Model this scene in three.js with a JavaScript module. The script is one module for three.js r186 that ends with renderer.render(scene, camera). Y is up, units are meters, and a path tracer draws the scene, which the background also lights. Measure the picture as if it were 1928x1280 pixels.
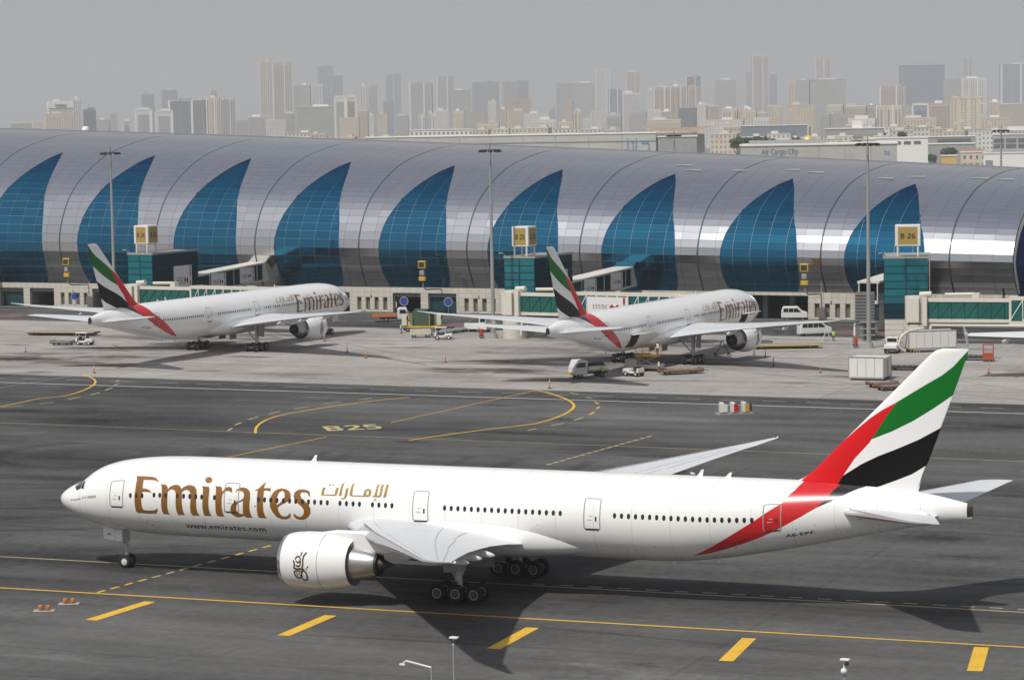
import * as THREE from 'three';
import { mergeGeometries } from 'three/addons/utils/BufferGeometryUtils.js';
import { RoundedBoxGeometry } from 'three/addons/geometries/RoundedBoxGeometry.js';
import { MarchingCubes } from 'three/addons/objects/MarchingCubes.js';
import { FontLoader } from 'three/addons/loaders/FontLoader.js';

// ------------------------------------------------------------------ camera, sky, sun, exposure
const scene = new THREE.Scene();
const camera = new THREE.PerspectiveCamera(14.975, 1928 / 1280, 1, 60000);
camera.position.set(113.513, 33.735, 172.621);
camera.rotation.set(-0.0813, 0.40682, -0.017905, 'YXZ');
const renderer = new THREE.WebGLRenderer({ antialias: true });
renderer.toneMapping = THREE.LinearToneMapping;
renderer.toneMappingExposure = 1.0;
renderer.shadowMap.enabled = true;

const SUN = new THREE.Vector3(-0.18, 1, 0.68).normalize();
{ // hazy sky: pale grey low down, a little bluer overhead, brighter round the sun
  const W = 512, H = 256, d = new Float32Array(W * H * 4), v = new THREE.Vector3();
  for (let j = 0; j < H; j++) for (let i = 0; i < W; i++) {
    const el = ((j + 0.5) / H - 0.5) * Math.PI, az = ((i + 0.5) / W - 0.5) * 2 * Math.PI;
    v.set(Math.cos(el) * Math.cos(az), Math.sin(el), Math.cos(el) * Math.sin(az));
    const a = v.angleTo(SUN), up = Math.max(0, v.y), k = Math.pow(up, 0.6);
    const aur = 0.85 * Math.exp(-a / 0.36) + 0.1 * Math.exp(-a / 1.0);
    const o = (j * W + i) * 4;
    d[o] = 0.43 * (1 - k) + 0.18 * k + aur;
    d[o + 1] = 0.432 * (1 - k) + 0.205 * k + aur * 0.98;
    d[o + 2] = 0.432 * (1 - k) + 0.285 * k + aur * 0.93;
    d[o + 3] = 1;
  }
  const t = new THREE.DataTexture(d, W, H, THREE.RGBAFormat, THREE.FloatType);
  t.mapping = THREE.EquirectangularReflectionMapping; t.magFilter = THREE.LinearFilter; t.needsUpdate = true;
  scene.background = t; scene.environment = t;
}
const sun = new THREE.DirectionalLight(new THREE.Color(1, 0.965, 0.9), 3.4);
sun.position.copy(SUN).multiplyScalar(400).add(new THREE.Vector3(-20, 0, -80));
sun.target.position.set(-20, 0, -80);
sun.castShadow = true; sun.shadow.radius = 3.2; sun.shadow.mapSize.set(4096, 4096);
Object.assign(sun.shadow.camera, { left: -220, right: 220, top: 220, bottom: -220, near: 1, far: 900 });
scene.add(sun, sun.target);
scene.fog = new THREE.FogExp2(new THREE.Color(0.97, 0.985, 1.0), 0.0001);

// ---- measured data: skyline, low houses, trees, painted lines, title outlines (metres or centimetres)
const CITY=[[-3091,-4590,47.0,40.6,65.5,0.62,2,0],[-2979,-4488,27.5,25.6,68.6,0.66,1,0],[-2641,-4047,52.6,37.9,77.6,0.67,0,0],[-2715,-4169,50.9,43.2,103.1,0.67,1,4],[-2681,-4174,13.8,14,108.3,0.51,1,2],[-2962,-4660,27.0,16.3,91.8,0.64,4,1],[-3389,-5391,33.7,28.4,74.7,0.46,2,0],[-4030,-6471,20.9,19.2,99.3,0.55,2,0],[-2599,-4225,13.8,14,63.1,0.5,2,3],[-2646,-4365,31.6,22.2,85.7,0.53,1,3],[-5038,-8332,46.9,46.8,190.8,0.61,3,1],[-2612,-4388,32.7,26.2,81.9,0.55,1,3],[-5328,-8978,63.2,53.7,217.7,0.65,3,1],[-3146,-5393,87.0,59.7,118.3,0.45,4,2],[-2734,-4802,27.0,22.8,114.0,0.41,0,2],[-2744,-4823,11.8,14,131.8,0.62,2,5],[-2775,-4938,33.7,20.7,113.0,0.52,2,2],[-2885,-5199,27.7,23.0,66.5,0.54,2,0],[-2789,-5099,40.7,34.6,72.4,0.51,2,0],[-3438,-6334,31.2,24.9,239.0,0.44,0,2],[-2349,-4376,38.1,24.9,60.1,0.56,1,0],[-3465,-6482,51.1,30.9,234.0,0.42,6,2],[-2587,-4883,23.5,22.2,76.3,0.56,2,0],[-3883,-7361,19.2,16.9,191.9,0.42,2,1],[-3600,-6882,31.9,23.8,179.5,0.37,2,0],[-2486,-4804,80.2,68.7,89.2,0.54,2,0],[-3568,-6903,34.3,32.0,180.5,0.4,1,2],[-5415,-10529,71.6,50.6,340.0,0.57,3,1],[-5047,-9925,48.8,39.2,277.8,0.56,3,1],[-2233,-4431,21.2,14,103.0,0.48,1,3],[-2095,-4198,36.1,33.2,60.2,0.42,0,0],[-2214,-4441,19.1,15.3,102.6,0.56,0,3],[-2256,-4577,21.8,15.9,77.1,0.38,5,0],[-3189,-6459,21.3,15.8,164.9,0.49,1,2],[-2239,-4584,9.8,14,67.1,0.43,1,0],[-3229,-6595,25.5,15.9,165.5,0.43,2,0],[-2281,-4721,21.2,16.2,70.9,0.36,0,0],[-3129,-6492,27.4,23.8,118.6,0.37,3,1],[-5330,-11032,33.2,32.9,305.3,0.47,3,1],[-5294,-11046,33.2,28.0,307.2,0.48,3,1],[-2306,-4867,27.5,21.3,67.7,0.39,2,0],[-3292,-7059,67.0,66.2,178.4,0.37,2,2],[-1968,-4249,11.0,14,63.8,0.35,1,2],[-1952,-4256,11.0,14,65.5,0.54,1,2],[-2290,-5034,30.5,29.0,77.5,0.47,1,0],[-3571,-7844,52.4,45.5,217.3,0.38,2,2],[-1963,-4408,21.6,17.8,70.5,0.35,0,0],[-3405,-7608,59.5,38.8,163.7,0.51,2,0],[-2046,-4684,31.6,30.1,69.8,0.45,6,0],[-3908,-8947,95.7,93.6,213.7,0.51,3,0],[-1519,-3539,33.2,28.6,43.6,0.35,0,0],[-2353,-5459,20.2,16.7,99.9,0.38,1,0],[-4147,-9572,39.3,30.0,221.5,0.35,2,1],[-2108,-4957,20.6,19.7,76.4,0.34,6,0],[-3977,-9342,55.2,34.0,223.8,0.5,2,1],[-1809,-4325,29.1,22.2,67.6,0.51,0,0],[-2354,-5624,54.2,39.5,106.6,0.46,5,0],[-3984,-9493,47.3,37.3,229.7,0.41,3,1],[-1666,-4083,41.6,25.4,60.3,0.37,1,0],[-1493,-3700,39.5,24.8,47.5,0.38,1,0],[-2169,-5384,14.8,14,78.8,0.42,2,0],[-4152,-10349,67.4,66.5,228.4,0.42,2,1],[-1511,-3840,23.1,18.6,43.8,0.49,0,0],[-2030,-5138,22.3,14,93.5,0.29,5,0],[-1751,-4496,13.4,14,67.5,0.38,0,2],[-3972,-10125,99.8,76.9,224.3,0.38,2,0],[-1581,-4111,11.3,14,51.2,0.45,1,0],[-1665,-4385,28.1,25.4,64.8,0.47,1,0],[-3786,-9889,64.1,60.8,274.8,0.33,1,2],[-1587,-4265,26.3,24.3,55.7,0.28,2,1],[-2535,-6750,36.5,24.1,138.7,0.47,3,2],[-1852,-5062,37.8,22.8,106.6,0.42,1,1],[-3769,-10186,54.4,45.5,267.5,0.4,6,2],[-1644,-4543,34.0,25.0,61.3,0.31,2,0],[-2151,-5992,16.2,14,126.5,0.43,1,0],[-1468,-4157,19.8,19.4,63.1,0.37,1,0],[-1981,-5611,37.8,22.9,126.3,0.38,5,2],[-1315,-3778,51.5,42.5,44.0,0.45,0,0],[-1496,-4293,15.6,14,60.7,0.29,2,0],[-1970,-5696,38.3,35.1,127.9,0.34,5,2],[-1415,-4182,31.2,30.6,64.8,0.32,4,0],[-2789,-8156,45.2,40.2,200.1,0.27,4,2],[-2002,-5901,26.4,23.0,129.0,0.39,5,2],[-1389,-4183,16.1,15.9,71.9,0.34,1,0],[-1371,-4190,20.8,16.8,68.7,0.42,6,0],[-1177,-3679,58.1,43.7,41.9,0.26,1,0],[-2688,-8193,66.9,45.4,187.3,0.29,2,0],[-1388,-4335,25.3,22.7,63.4,0.34,0,2],[-1360,-4345,30.2,23.3,62.9,0.41,0,0],[-3169,-9936,24.0,16.1,251.6,0.28,2,1],[-1223,-3946,22.2,19.8,58.4,0.22,0,0],[-3005,-9566,60.7,51.7,302.0,0.42,6,2],[-1098,-3617,22.8,16.7,44.0,0.36,1,0],[-1245,-4084,18.3,17.2,54.3,0.2,2,0],[-3203,-10370,31.7,23.3,247.1,0.28,3,1],[-1184,-3959,22.2,21.4,64.7,0.38,0,0],[-2222,-7446,24.5,16.8,163.8,0.4,0,2],[-1106,-3848,45.5,43.3,63.8,0.3,0,0],[-2234,-7599,39.9,37.4,168.7,0.2,2,0],[-2927,-10168,53.0,36.1,298.4,0.18,5,2],[-1025,-3711,15.8,14,45.7,0.17,2,1],[-2169,-7647,109.8,92.4,168.9,0.28,2,0],[-1127,-4125,26.6,25.7,64.6,0.17,0,0],[-1025,-3790,27.9,25.6,48.0,0.39,2,0],[-1113,-4200,38.1,23.3,62.6,0.16,6,0],[-915,-3530,39.3,26.1,39.4,0.16,1,0],[-1067,-4136,12.8,14,62.6,0.21,2,1],[-987,-3947,41.0,27.7,59.9,0.28,0,2],[-1578,-6193,63.3,53.1,122.8,0.3,5,2],[-1045,-4286,14.2,14,58.6,0.28,2,0],[-839,-3560,47.2,44.7,39.5,0.34,0,0],[-971,-4090,25.2,16.8,61.5,0.29,3,3],[-1717,-7042,120.1,86.8,193.5,0.36,3,1],[-924,-4030,30.2,18.4,63.1,0.2,5,1],[-1561,-6769,48.3,41.2,145.7,0.16,2,0],[-2424,-10587,38.5,30.3,296.7,0.26,2,2],[-787,-3646,48.1,46.9,67.3,0.24,0,6],[-1475,-6644,63.1,39.4,146.5,0.21,1,2],[-820,-3982,17.5,16.1,63.4,0.26,0,0],[-745,-3648,40.0,31.3,37.5,0.26,0,0],[-1881,-9021,105.7,95.7,230.5,0.29,3,2],[-774,-3934,49.8,42.0,59.8,0.14,6,0]];
const LOW=[[-925,-1879,14.2,9.9,29.4,0.23,1],[-995,-2068,13.3,9.3,28.6,0.24,1],[-892,-1896,16.1,11.2,28.7,0.55,2],[-1058,-2036,25.7,18.0,33.9,0.41,2],[-994,-1956,14.8,10.4,32.6,0.4,1],[-780,-1838,18.1,12.7,33.4,0.25,1],[-802,-1937,14.2,9.9,34.0,0.26,0],[-747,-1852,16.3,11.4,34.1,0.38,0],[-694,-1766,17.3,12.1,34.3,0.14,1],[-712,-1867,20.8,14.5,33.5,0.43,2],[-728,-1968,18.9,13.2,32.6,0.25,0],[-677,-1881,13.6,9.5,31.9,0.53,0],[-522,-1724,20.5,14.4,27.2,0.1,1],[-470,-1635,15.6,10.9,24.9,0.09,0],[-511,-1832,19.0,13.3,26.1,0.05,2],[-412,-1549,8.9,8,23.4,0.16,2],[-444,-1696,14.4,10.1,23.9,0.17,2],[-391,-1555,16.3,11.4,23.0,0.36,2],[-435,-1751,14.8,10.4,24.0,0.09,0],[-355,-1514,14.4,10.1,22.5,0.5,1],[-421,-1806,12.6,8.8,23.3,0.19,0],[-548,-2238,13.3,9.3,29.2,0.03,2],[-469,-2052,18.9,13.2,26.8,0.39,0],[-502,-2250,25.7,18.0,28.4,0.44,2],[-461,-2158,17.7,12.4,26.9,0.35,1],[-424,-2064,18.9,13.2,25.0,-0.03,1],[-443,-2213,22.1,15.5,26.2,0.24,2],[-575,-2438,22.2,15.5,29.5,0.07,2],[-393,-2071,17.0,11.9,25.0,0.08,2],[-399,-2172,24.6,17.3,25.7,0.36,1],[-595,-2329,13.9,9.7,30.5,0.51,1],[-611,-2220,15.4,10.8,30.4,0.1,0],[-610,-2116,13.8,9.7,29.6,0.49,1],[-674,-2200,15.4,10.8,31.6,0.45,1]];
const TREES=[[-402.3,-1447.2,24.3,5],[-412.4,-1496.5,23.2,4],[-412.2,-1444.1,24.1,5],[-302.5,-1268.5,21.7,5],[-303.6,-1289.0,22.0,4.5],[-305.2,-1319.7,22.3,5],[-413.4,-1464.7,25.0,4],[-336.2,-1673.4,12.9,5],[-333.6,-1674.0,13.6,4.5],[-486.4,-2047.8,24.8,4],[-403.1,-1394.4,24.9,5],[-382.6,-1453.4,23.9,4],[-339.5,-1361.9,23.0,4],[-359.3,-1719.2,9.0,3.5],[-455.9,-2004.1,24.7,4]];
const MARKS=[[0.42,1,[-95.84,-127.37,52.29,-122.69]],[0.3,0,[0.19,11.15,79.64,9.32]],[0.24,2,[-8.35,-1.17,77.19,-2.51]],[0.18,2,[-66.0,-84.33,60.93,-81.0]],[0.3,0,[-74.85,-97.2,-74.5,-100.05,-74.73,-104.68,-74.98,-109.43,-73.75,-113.42,-74.96,-119.46,-77.75,-126.7,-80.45,-131.54,-84.17,-136.31,-87.99,-139.79]],[0.16,2,[-87.99,-139.79,-88.9,-117.48]],[0.3,0,[-28.24,-82.53,-30.95,-87.69,-32.58,-91.67,-33.83,-95.89,-34.3,-101.02,-33.65,-105.68,-32.44,-111.85,-30.76,-117.36,-28.08,-122.59]],[0.18,0,[-17.8,-96.01,-16.72,-113.84,-15.45,-134.38]],[0.34,0,[-15.37,-134.22,-12.87,-131.94,-9.96,-128.46,-7.44,-125.0,-5.55,-121.98,-3.83,-118.51,-2.88,-115.88,-2.08,-112.8,-1.33,-108.87,-0.85,-104.1,-0.87,-100.88,-1.14,-98.59,-3.26,-94.29,-5.85,-88.37,-8.31,-81.14]],[0.2,0,[-20.59,-62.69,-19.71,-71.77,-18.65,-81.43]],[0.3,2,[-73.96,-99.26,-71.92,-101.14]],[0.3,2,[-71.41,-104.07,-70.62,-106.15]],[0.3,2,[-70.62,-109.51,-70.68,-112.42]],[0.3,2,[-70.9,-115.35,-71.35,-118.27]],[0.3,2,[-72.26,-121.13,-73.33,-124.53]],[0.3,2,[-74.81,-127.38,-75.39,-129.41]],[0.3,2,[-77.21,-131.72,-78.09,-133.74]],[0.3,2,[-82.94,-138.89,-80.98,-137.03]],[0.3,2,[-32.59,-83.97,-33.45,-86.48]],[0.3,2,[-34.63,-89.16,-35.23,-91.84]],[0.3,2,[-35.95,-94.75,-36.26,-97.82]],[0.3,2,[-36.5,-100.75,-36.45,-103.59]],[0.3,2,[-36.22,-106.75,-35.63,-109.59]],[0.3,2,[-35.2,-112.9,-34.32,-115.67]],[0.3,2,[-32.98,-118.11,-32.28,-120.43]],[0.3,2,[-10.05,-132.6,-8.09,-130.67]],[0.3,2,[-6.02,-127.87,-4.66,-126.67]],[0.3,0,[-2.7,-122.67,-1.51,-120.81]],[0.3,0,[-0.28,-117.94,0.24,-115.71]],[0.3,0,[1.25,-112.43,1.74,-109.46]],[0.3,2,[2.11,-106.61,2.17,-103.55]],[0.3,2,[2.12,-100.61,1.53,-97.92]],[0.3,2,[1.1,-94.82,0.77,-93.09]],[0.15,1,[-100.69,-133.07,-96.46,-132.92]],[0.15,1,[-93.18,-132.8,-89.03,-132.65]],[0.15,1,[-85.81,-132.53,-81.73,-132.39]],[0.15,1,[-78.56,-132.27,-74.55,-132.13]],[0.15,1,[-71.44,-132.02,-67.5,-131.88]],[0.15,1,[-64.44,-131.77,-60.56,-131.63]],[0.15,1,[-57.55,-131.52,-53.74,-131.39]],[0.15,1,[-50.78,-131.28,-47.03,-131.15]],[0.15,1,[-44.12,-131.04,-40.43,-130.91]],[0.15,1,[-37.57,-130.81,-33.94,-130.68]],[0.15,1,[-31.13,-130.58,-27.56,-130.45]],[0.15,1,[-24.79,-130.35,-21.27,-130.22]],[0.15,1,[-18.54,-130.12,-15.09,-130.0]],[0.15,1,[-12.4,-129.9,-9.0,-129.78]],[0.15,1,[-6.36,-129.69,-3.01,-129.57]],[0.15,1,[-0.41,-129.47,2.89,-129.36]],[0.15,1,[5.45,-129.26,8.7,-129.15]],[0.15,1,[11.22,-129.06,14.42,-128.94]],[0.15,1,[16.91,-128.85,20.05,-128.74]],[0.15,1,[22.5,-128.65,25.6,-128.54]],[0.15,1,[28.01,-128.46,31.07,-128.35]],[0.15,1,[33.44,-128.26,36.46,-128.15]],[0.15,1,[38.79,-128.07,41.76,-127.96]],[0.15,1,[44.07,-127.88,46.99,-127.78]],[0.15,1,[49.26,-127.7,52.14,-127.59]],[0.35,2,[14.26,-66.0,14.39,-67.03]],[0.35,2,[14.36,-67.51,14.49,-68.55]],[0.35,2,[14.46,-69.03,14.6,-70.08]],[0.35,2,[14.57,-70.57,14.71,-71.64]],[0.35,2,[14.68,-72.13,14.82,-73.2]],[0.35,2,[14.79,-73.7,14.93,-74.79]],[0.35,2,[14.9,-75.29,15.04,-76.39]],[0.35,2,[15.01,-76.9,15.15,-78.01]],[0.35,2,[15.12,-78.53,15.26,-79.65]],[0.35,2,[15.23,-80.17,15.38,-81.3]],[0.35,2,[15.35,-81.83,15.49,-82.97]],[0.35,2,[15.46,-83.51,15.61,-84.66]],[0.35,2,[15.58,-85.2,15.73,-86.37]],[0.35,2,[15.7,-86.92,15.85,-88.1]],[0.35,2,[15.82,-88.65,15.97,-89.84]],[0.35,2,[15.94,-90.4,16.09,-91.61]],[0.3,0,[9.79,10.61,9.85,9.62]],[0.3,0,[9.93,8.93,10.0,7.92]],[0.3,0,[10.08,7.22,10.14,6.2]],[0.3,0,[10.22,5.49,10.29,4.45]],[0.3,2,[10.37,3.73,10.44,2.67]],[0.3,2,[10.53,1.94,10.6,0.86]],[0.3,2,[10.68,0.12,10.75,-0.97]],[0.3,2,[10.84,-1.73,10.91,-2.84]],[0.3,2,[11.0,-3.61,11.07,-4.74]],[0.3,0,[11.16,-5.52,11.24,-6.67]],[0.3,0,[11.32,-7.46,11.4,-8.63]],[0.3,0,[11.49,-9.43,11.57,-10.62]],[0.3,0,[11.66,-11.44,11.75,-12.65]],[0.14,1,[39.2,-2.64,40.3,-2.66]],[0.14,1,[41.48,-2.7,42.57,-2.71]],[0.14,1,[43.74,-2.75,44.83,-2.77]],[0.14,1,[45.98,-2.81,47.06,-2.83]],[0.14,1,[48.2,-2.86,49.27,-2.88]],[0.14,1,[50.41,-2.92,51.46,-2.93]],[0.14,1,[52.59,-2.97,53.64,-2.99]],[0.14,1,[54.76,-3.02,55.8,-3.04]],[0.14,1,[56.9,-3.08,57.93,-3.09]],[0.14,1,[59.03,-3.13,60.05,-3.15]],[0.14,1,[61.14,-3.18,62.16,-3.2]],[0.14,1,[63.24,-3.23,64.24,-3.25]],[0.14,1,[65.31,-3.28,66.31,-3.3]],[0.14,1,[67.37,-3.34,68.36,-3.35]],[0.14,1,[69.41,-3.39,70.39,-3.4]],[0.14,1,[71.43,-3.44,72.4,-3.45]],[0.14,1,[73.44,-3.49,74.4,-3.5]],[0.14,1,[75.43,-3.54,76.39,-3.55]],[0.14,1,[77.41,-3.58,78.35,-3.6]],[0.95,0,[15.56,12.62,15.31,20.16]],[0.95,0,[30.66,13.35,30.94,20.85]],[0.95,0,[45.91,13.06,46.26,20.49]],[0.95,0,[60.96,11.99,61.83,19.41]],[0.95,0,[76.02,10.17,77.28,17.47]]];
const LAT=[[844,285,915,288,996,293,1030,306,1050,325,1058,336,1051,336,1026,325,991,322,920,321,924,389,956,393,987,402,1009,423,994,421,959,417,925,420,919,451,918,508,921,548,933,564,987,566,1028,561,1060,545,1059,565,1042,590,982,594,877,593,860,579,856,528,856,474,860,403,858,321],[1082,354,1121,355,1144,371,1150,393,1164,375,1195,357,1224,353,1250,362,1271,387,1285,371,1316,355,1344,351,1380,361,1402,388,1409,426,1405,472,1405,524,1408,563,1424,590,1363,591,1350,571,1349,526,1355,474,1355,424,1343,401,1323,391,1299,394,1279,410,1280,452,1279,503,1282,546,1288,578,1295,591,1237,592,1227,571,1223,531,1224,480,1226,433,1218,406,1197,392,1172,394,1153,412,1153,457,1150,508,1149,552,1154,580,1166,592,1105,591,1096,564,1095,519,1097,467,1101,416,1093,373],[1446,355,1471,358,1504,358,1513,375,1516,409,1513,451,1512,502,1514,545,1521,572,1532,588,1469,589,1461,565,1458,521,1461,470,1463,420,1457,377],[1520,299,1522,313,1516,324,1503,331,1488,331,1474,325,1464,315,1460,301,1464,288,1474,280,1488,277,1504,282,1516,292],[1561,352,1609,352,1622,371,1628,396,1644,366,1671,352,1700,355,1710,370,1709,399,1691,388,1667,384,1649,396,1632,413,1628,455,1627,506,1629,540,1633,571,1645,587,1580,588,1571,560,1571,516,1572,457,1573,399,1569,369],[1741,396,1751,370,1777,355,1805,352,1834,358,1859,377,1869,399,1872,437,1868,479,1866,513,1869,542,1875,569,1883,587,1824,585,1813,572,1787,582,1757,588,1731,580,1705,561,1700,533,1703,507,1717,481,1751,463,1789,453,1812,437,1819,410,1812,393,1791,382,1767,378,1749,387],[1812,456,1805,559,1782,555,1760,547,1750,526,1755,496,1769,474],[1897,375,1933,357,1963,322,1987,296,1981,339,1979,350,2037,348,2038,376,2016,370,1983,372,1985,416,1984,474,1984,525,1990,555,2004,583,1940,584,1931,567,1928,527,1930,468,1930,418,1929,374],[2130,346,2166,351,2198,367,2213,390,2216,415,2206,440,2179,454,2141,472,2108,494,2113,523,2131,553,2157,563,2187,555,2209,530,2214,540,2209,567,2172,585,2130,585,2091,568,2063,534,2045,497,2042,455,2049,409,2068,375,2097,354],[2141,365,2160,380,2164,409,2159,434,2136,451,2101,477,2099,444,2103,407,2115,377],[2379,400,2367,396,2352,376,2328,371,2301,374,2293,387,2306,415,2341,439,2369,462,2385,491,2383,528,2363,555,2332,577,2294,583,2262,578,2242,561,2237,531,2249,539,2270,555,2298,559,2324,535,2329,505,2313,481,2281,458,2252,434,2239,402,2245,372,2269,352,2305,346,2343,351,2369,363]];
const ARAB=[[2472,327,2497,322,2491,355,2491,379,2581,376,2581,335,2584,324,2606,319,2604,351,2600,378,2586,387,2469,388,2469,356],[2534,302,2532,309,2525,311,2518,307,2516,300,2521,294,2529,296],[2561,301,2560,308,2553,310,2545,306,2544,298,2548,293,2556,295],[2622,293,2644,277,2640,307,2639,370,2641,383,2616,388,2619,364,2620,315],[2665,327,2687,319,2687,375,2679,398,2666,410,2644,410,2634,402,2661,399,2665,376],[2706,293,2727,277,2725,311,2727,376,2818,374,2819,339,2831,324,2855,320,2875,329,2882,353,2877,377,2856,385,2718,385,2704,377,2703,343],[2844,338,2856,341,2859,368,2847,370,2839,358],[2914,283,2933,278,2930,348,2930,368,2941,371,2948,367,2949,337,2944,287,2970,280,2969,343,2967,377,2954,384,2892,383,2893,373,2908,371,2912,349],[2986,281,3011,278,3009,368,3004,383,2979,386,2984,369,2987,328],[2915,395,2929,388,2920,402,2931,405,2928,411,2908,410]];
// ------------------------------------------------------------------ helpers
function rngOf(seed) { let a = seed >>> 0; return () => { a = (a + 0x6D2B79F5) | 0; let t = Math.imul(a ^ (a >>> 15), 1 | a); t = (t + Math.imul(t ^ (t >>> 7), 61 | t)) ^ t; return ((t ^ (t >>> 14)) >>> 0) / 4294967296; }; }
const rnd = rngOf(20240611);
const mixv = (a, b, t) => a + (b - a) * t;
const clamp = (x, a, b) => Math.min(b, Math.max(a, x));
const lerpTab = (tab, x) => { if (x <= tab[0][0]) return tab[0][1]; for (let i = 1; i < tab.length; i++) if (x <= tab[i][0]) { const [a, b] = tab[i - 1], [c, d] = tab[i]; return b + (d - b) * (x - a) / (c - a); } return tab[tab.length - 1][1]; };
const names = new Map();
function numbered(n) { const k = names.get(n) ?? 0; names.set(n, k + 1); return k ? n + '_' + String(k).padStart(3, '0') : n; }
function tag(o, label, category, group) { o.userData.label = label; o.userData.category = category; if (group) o.userData.group = group; return o; }
function shade(o) { o.castShadow = true; o.receiveShadow = true; return o; }
function clean(g) { const q = g.index ? g.toNonIndexed() : g; for (const k of Object.keys(q.attributes)) if (!['position', 'normal', 'uv'].includes(k)) q.deleteAttribute(k); if (!q.attributes.uv) q.setAttribute('uv', new THREE.BufferAttribute(new Float32Array(q.attributes.position.count * 2), 2)); if (!q.attributes.normal) q.computeVertexNormals(); return q; }
function join(gs) { gs = Array.isArray(gs) ? gs : [gs]; if (gs.length === 1) return gs[0]; return mergeGeometries(gs.map(clean)); }
function part(name, gs, mat, parent) { const m = shade(new THREE.Mesh(join(gs), mat)); m.name = name; parent.add(m); return m; }
function thing(name, label, category, [x, y, z] = [0, 0, 0], turn = 0, group) { const o = new THREE.Group(); o.name = numbered(name); o.position.set(x, y, z); o.rotation.y = turn; tag(o, label, category, group); scene.add(o); return o; }
function single(name, gs, mat, label, category, group) { const m = part(numbered(name), gs, mat, scene); return tag(m, label, category, group); }
function ground(name, gs, mat, label) { const m = part(numbered(name), gs, mat, scene); m.userData.kind = 'structure'; m.userData.label = label; return m; }
function box(w, h, d, x = 0, y = 0, z = 0, ry = 0, rx = 0, rz = 0) { const g = new THREE.BoxGeometry(w, h, d); if (rx) g.rotateX(rx); if (rz) g.rotateZ(rz); if (ry) g.rotateY(ry); g.translate(x, y, z); return g; }
function rbox(w, h, d, r, x = 0, y = 0, z = 0, ry = 0) { const g = new RoundedBoxGeometry(w, h, d, 2, r); if (ry) g.rotateY(ry); g.translate(x, y, z); return g; }
function cyl(r0, r1, h, x = 0, y = 0, z = 0, axis = 'y', n = 16) { const g = new THREE.CylinderGeometry(r1, r0, h, n); if (axis === 'x') g.rotateZ(-Math.PI / 2); if (axis === 'z') g.rotateX(Math.PI / 2); g.translate(x, y, z); return g; }
function bar(a, b, r, n = 8, r2 = r) { const A = new THREE.Vector3(...a), B = new THREE.Vector3(...b), L = A.distanceTo(B), g = new THREE.CylinderGeometry(r2, r, L, n); g.translate(0, L / 2, 0); g.applyQuaternion(new THREE.Quaternion().setFromUnitVectors(new THREE.Vector3(0, 1, 0), B.clone().sub(A).normalize())); g.translate(...a); return g; }
function prism(pts, depth, bevel = 0) { // outline in x,y, thickness along z, centred
  const s = new THREE.Shape(pts.map(([x, y]) => new THREE.Vector2(x, y)));
  const g = new THREE.ExtrudeGeometry(s, { depth: depth - 2 * bevel, bevelEnabled: bevel > 0, bevelSize: bevel, bevelThickness: bevel, bevelSegments: 1, curveSegments: 6 });
  g.translate(0, 0, -depth / 2 + bevel); return g;
}
function quadsGeo(list, uvs) { // list of [a,b,c,d] corner arrays
  const p = [], u = [];
  list.forEach((q, i) => { for (const k of [0, 1, 2, 0, 2, 3]) { p.push(...q[k]); u.push(...(uvs ? uvs[i][k] : [0, 0])); } });
  const g = new THREE.BufferGeometry(); g.setAttribute('position', new THREE.Float32BufferAttribute(p, 3)); g.setAttribute('uv', new THREE.Float32BufferAttribute(u, 2)); g.computeVertexNormals(); return g;
}
function loft(rings, closed = true, caps = false) { // smooth surface through rings of equal length
  const n = rings[0].length, p = [], idx = [];
  for (const r of rings) for (const v of r) p.push(...v);
  for (let i = 0; i < rings.length - 1; i++) for (let j = 0; j < (closed ? n : n - 1); j++) { const a = i * n + j, b = i * n + (j + 1) % n, c = a + n, d = b + n; idx.push(a, c, b, b, c, d); }
  if (caps) for (const i of [0, rings.length - 1]) { const r = rings[i], c = r.reduce((s, v) => [s[0] + v[0] / n, s[1] + v[1] / n, s[2] + v[2] / n], [0, 0, 0]), k = p.length / 3; p.push(...c); for (const v of r) p.push(...v); for (let j = 0; j < n; j++) i ? idx.push(k, k + 1 + (j + 1) % n, k + 1 + j) : idx.push(k, k + 1 + j, k + 1 + (j + 1) % n); }
  const g = new THREE.BufferGeometry(); g.setAttribute('position', new THREE.Float32BufferAttribute(p, 3)); g.setIndex(idx); g.computeVertexNormals(); return g;
}
// ---- noise
const PERM = new Uint8Array(512); { const r = rngOf(99), a = [...Array(256).keys()]; for (let i = 255; i > 0; i--) { const j = Math.floor(r() * (i + 1)); [a[i], a[j]] = [a[j], a[i]]; } for (let i = 0; i < 512; i++) PERM[i] = a[i & 255]; }
function vnoise(x, y, px = 256, py = 256) { const xi = Math.floor(x), yi = Math.floor(y), fx = x - xi, fy = y - yi, u = fx * fx * (3 - 2 * fx), v = fy * fy * (3 - 2 * fy); const h = (i, j) => PERM[PERM[((i % px) + px) % px & 255] + (((j % py) + py) % py & 255)] / 255; return mixv(mixv(h(xi, yi), h(xi + 1, yi), u), mixv(h(xi, yi + 1), h(xi + 1, yi + 1), u), v); }
function fbm(x, y, o = 4) { let s = 0, a = 0.5, t = 0; for (let i = 0; i < o; i++) { s += a * vnoise(x + i * 17.3, y + i * 9.7); t += a; x *= 2.03; y *= 2.03; a *= 0.5; } return s / t; }
const lin2s = (x) => { x = clamp(x, 0, 1); return 255 * (x <= 0.0031308 ? 12.92 * x : 1.055 * Math.pow(x, 1 / 2.4) - 0.055); };
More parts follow.
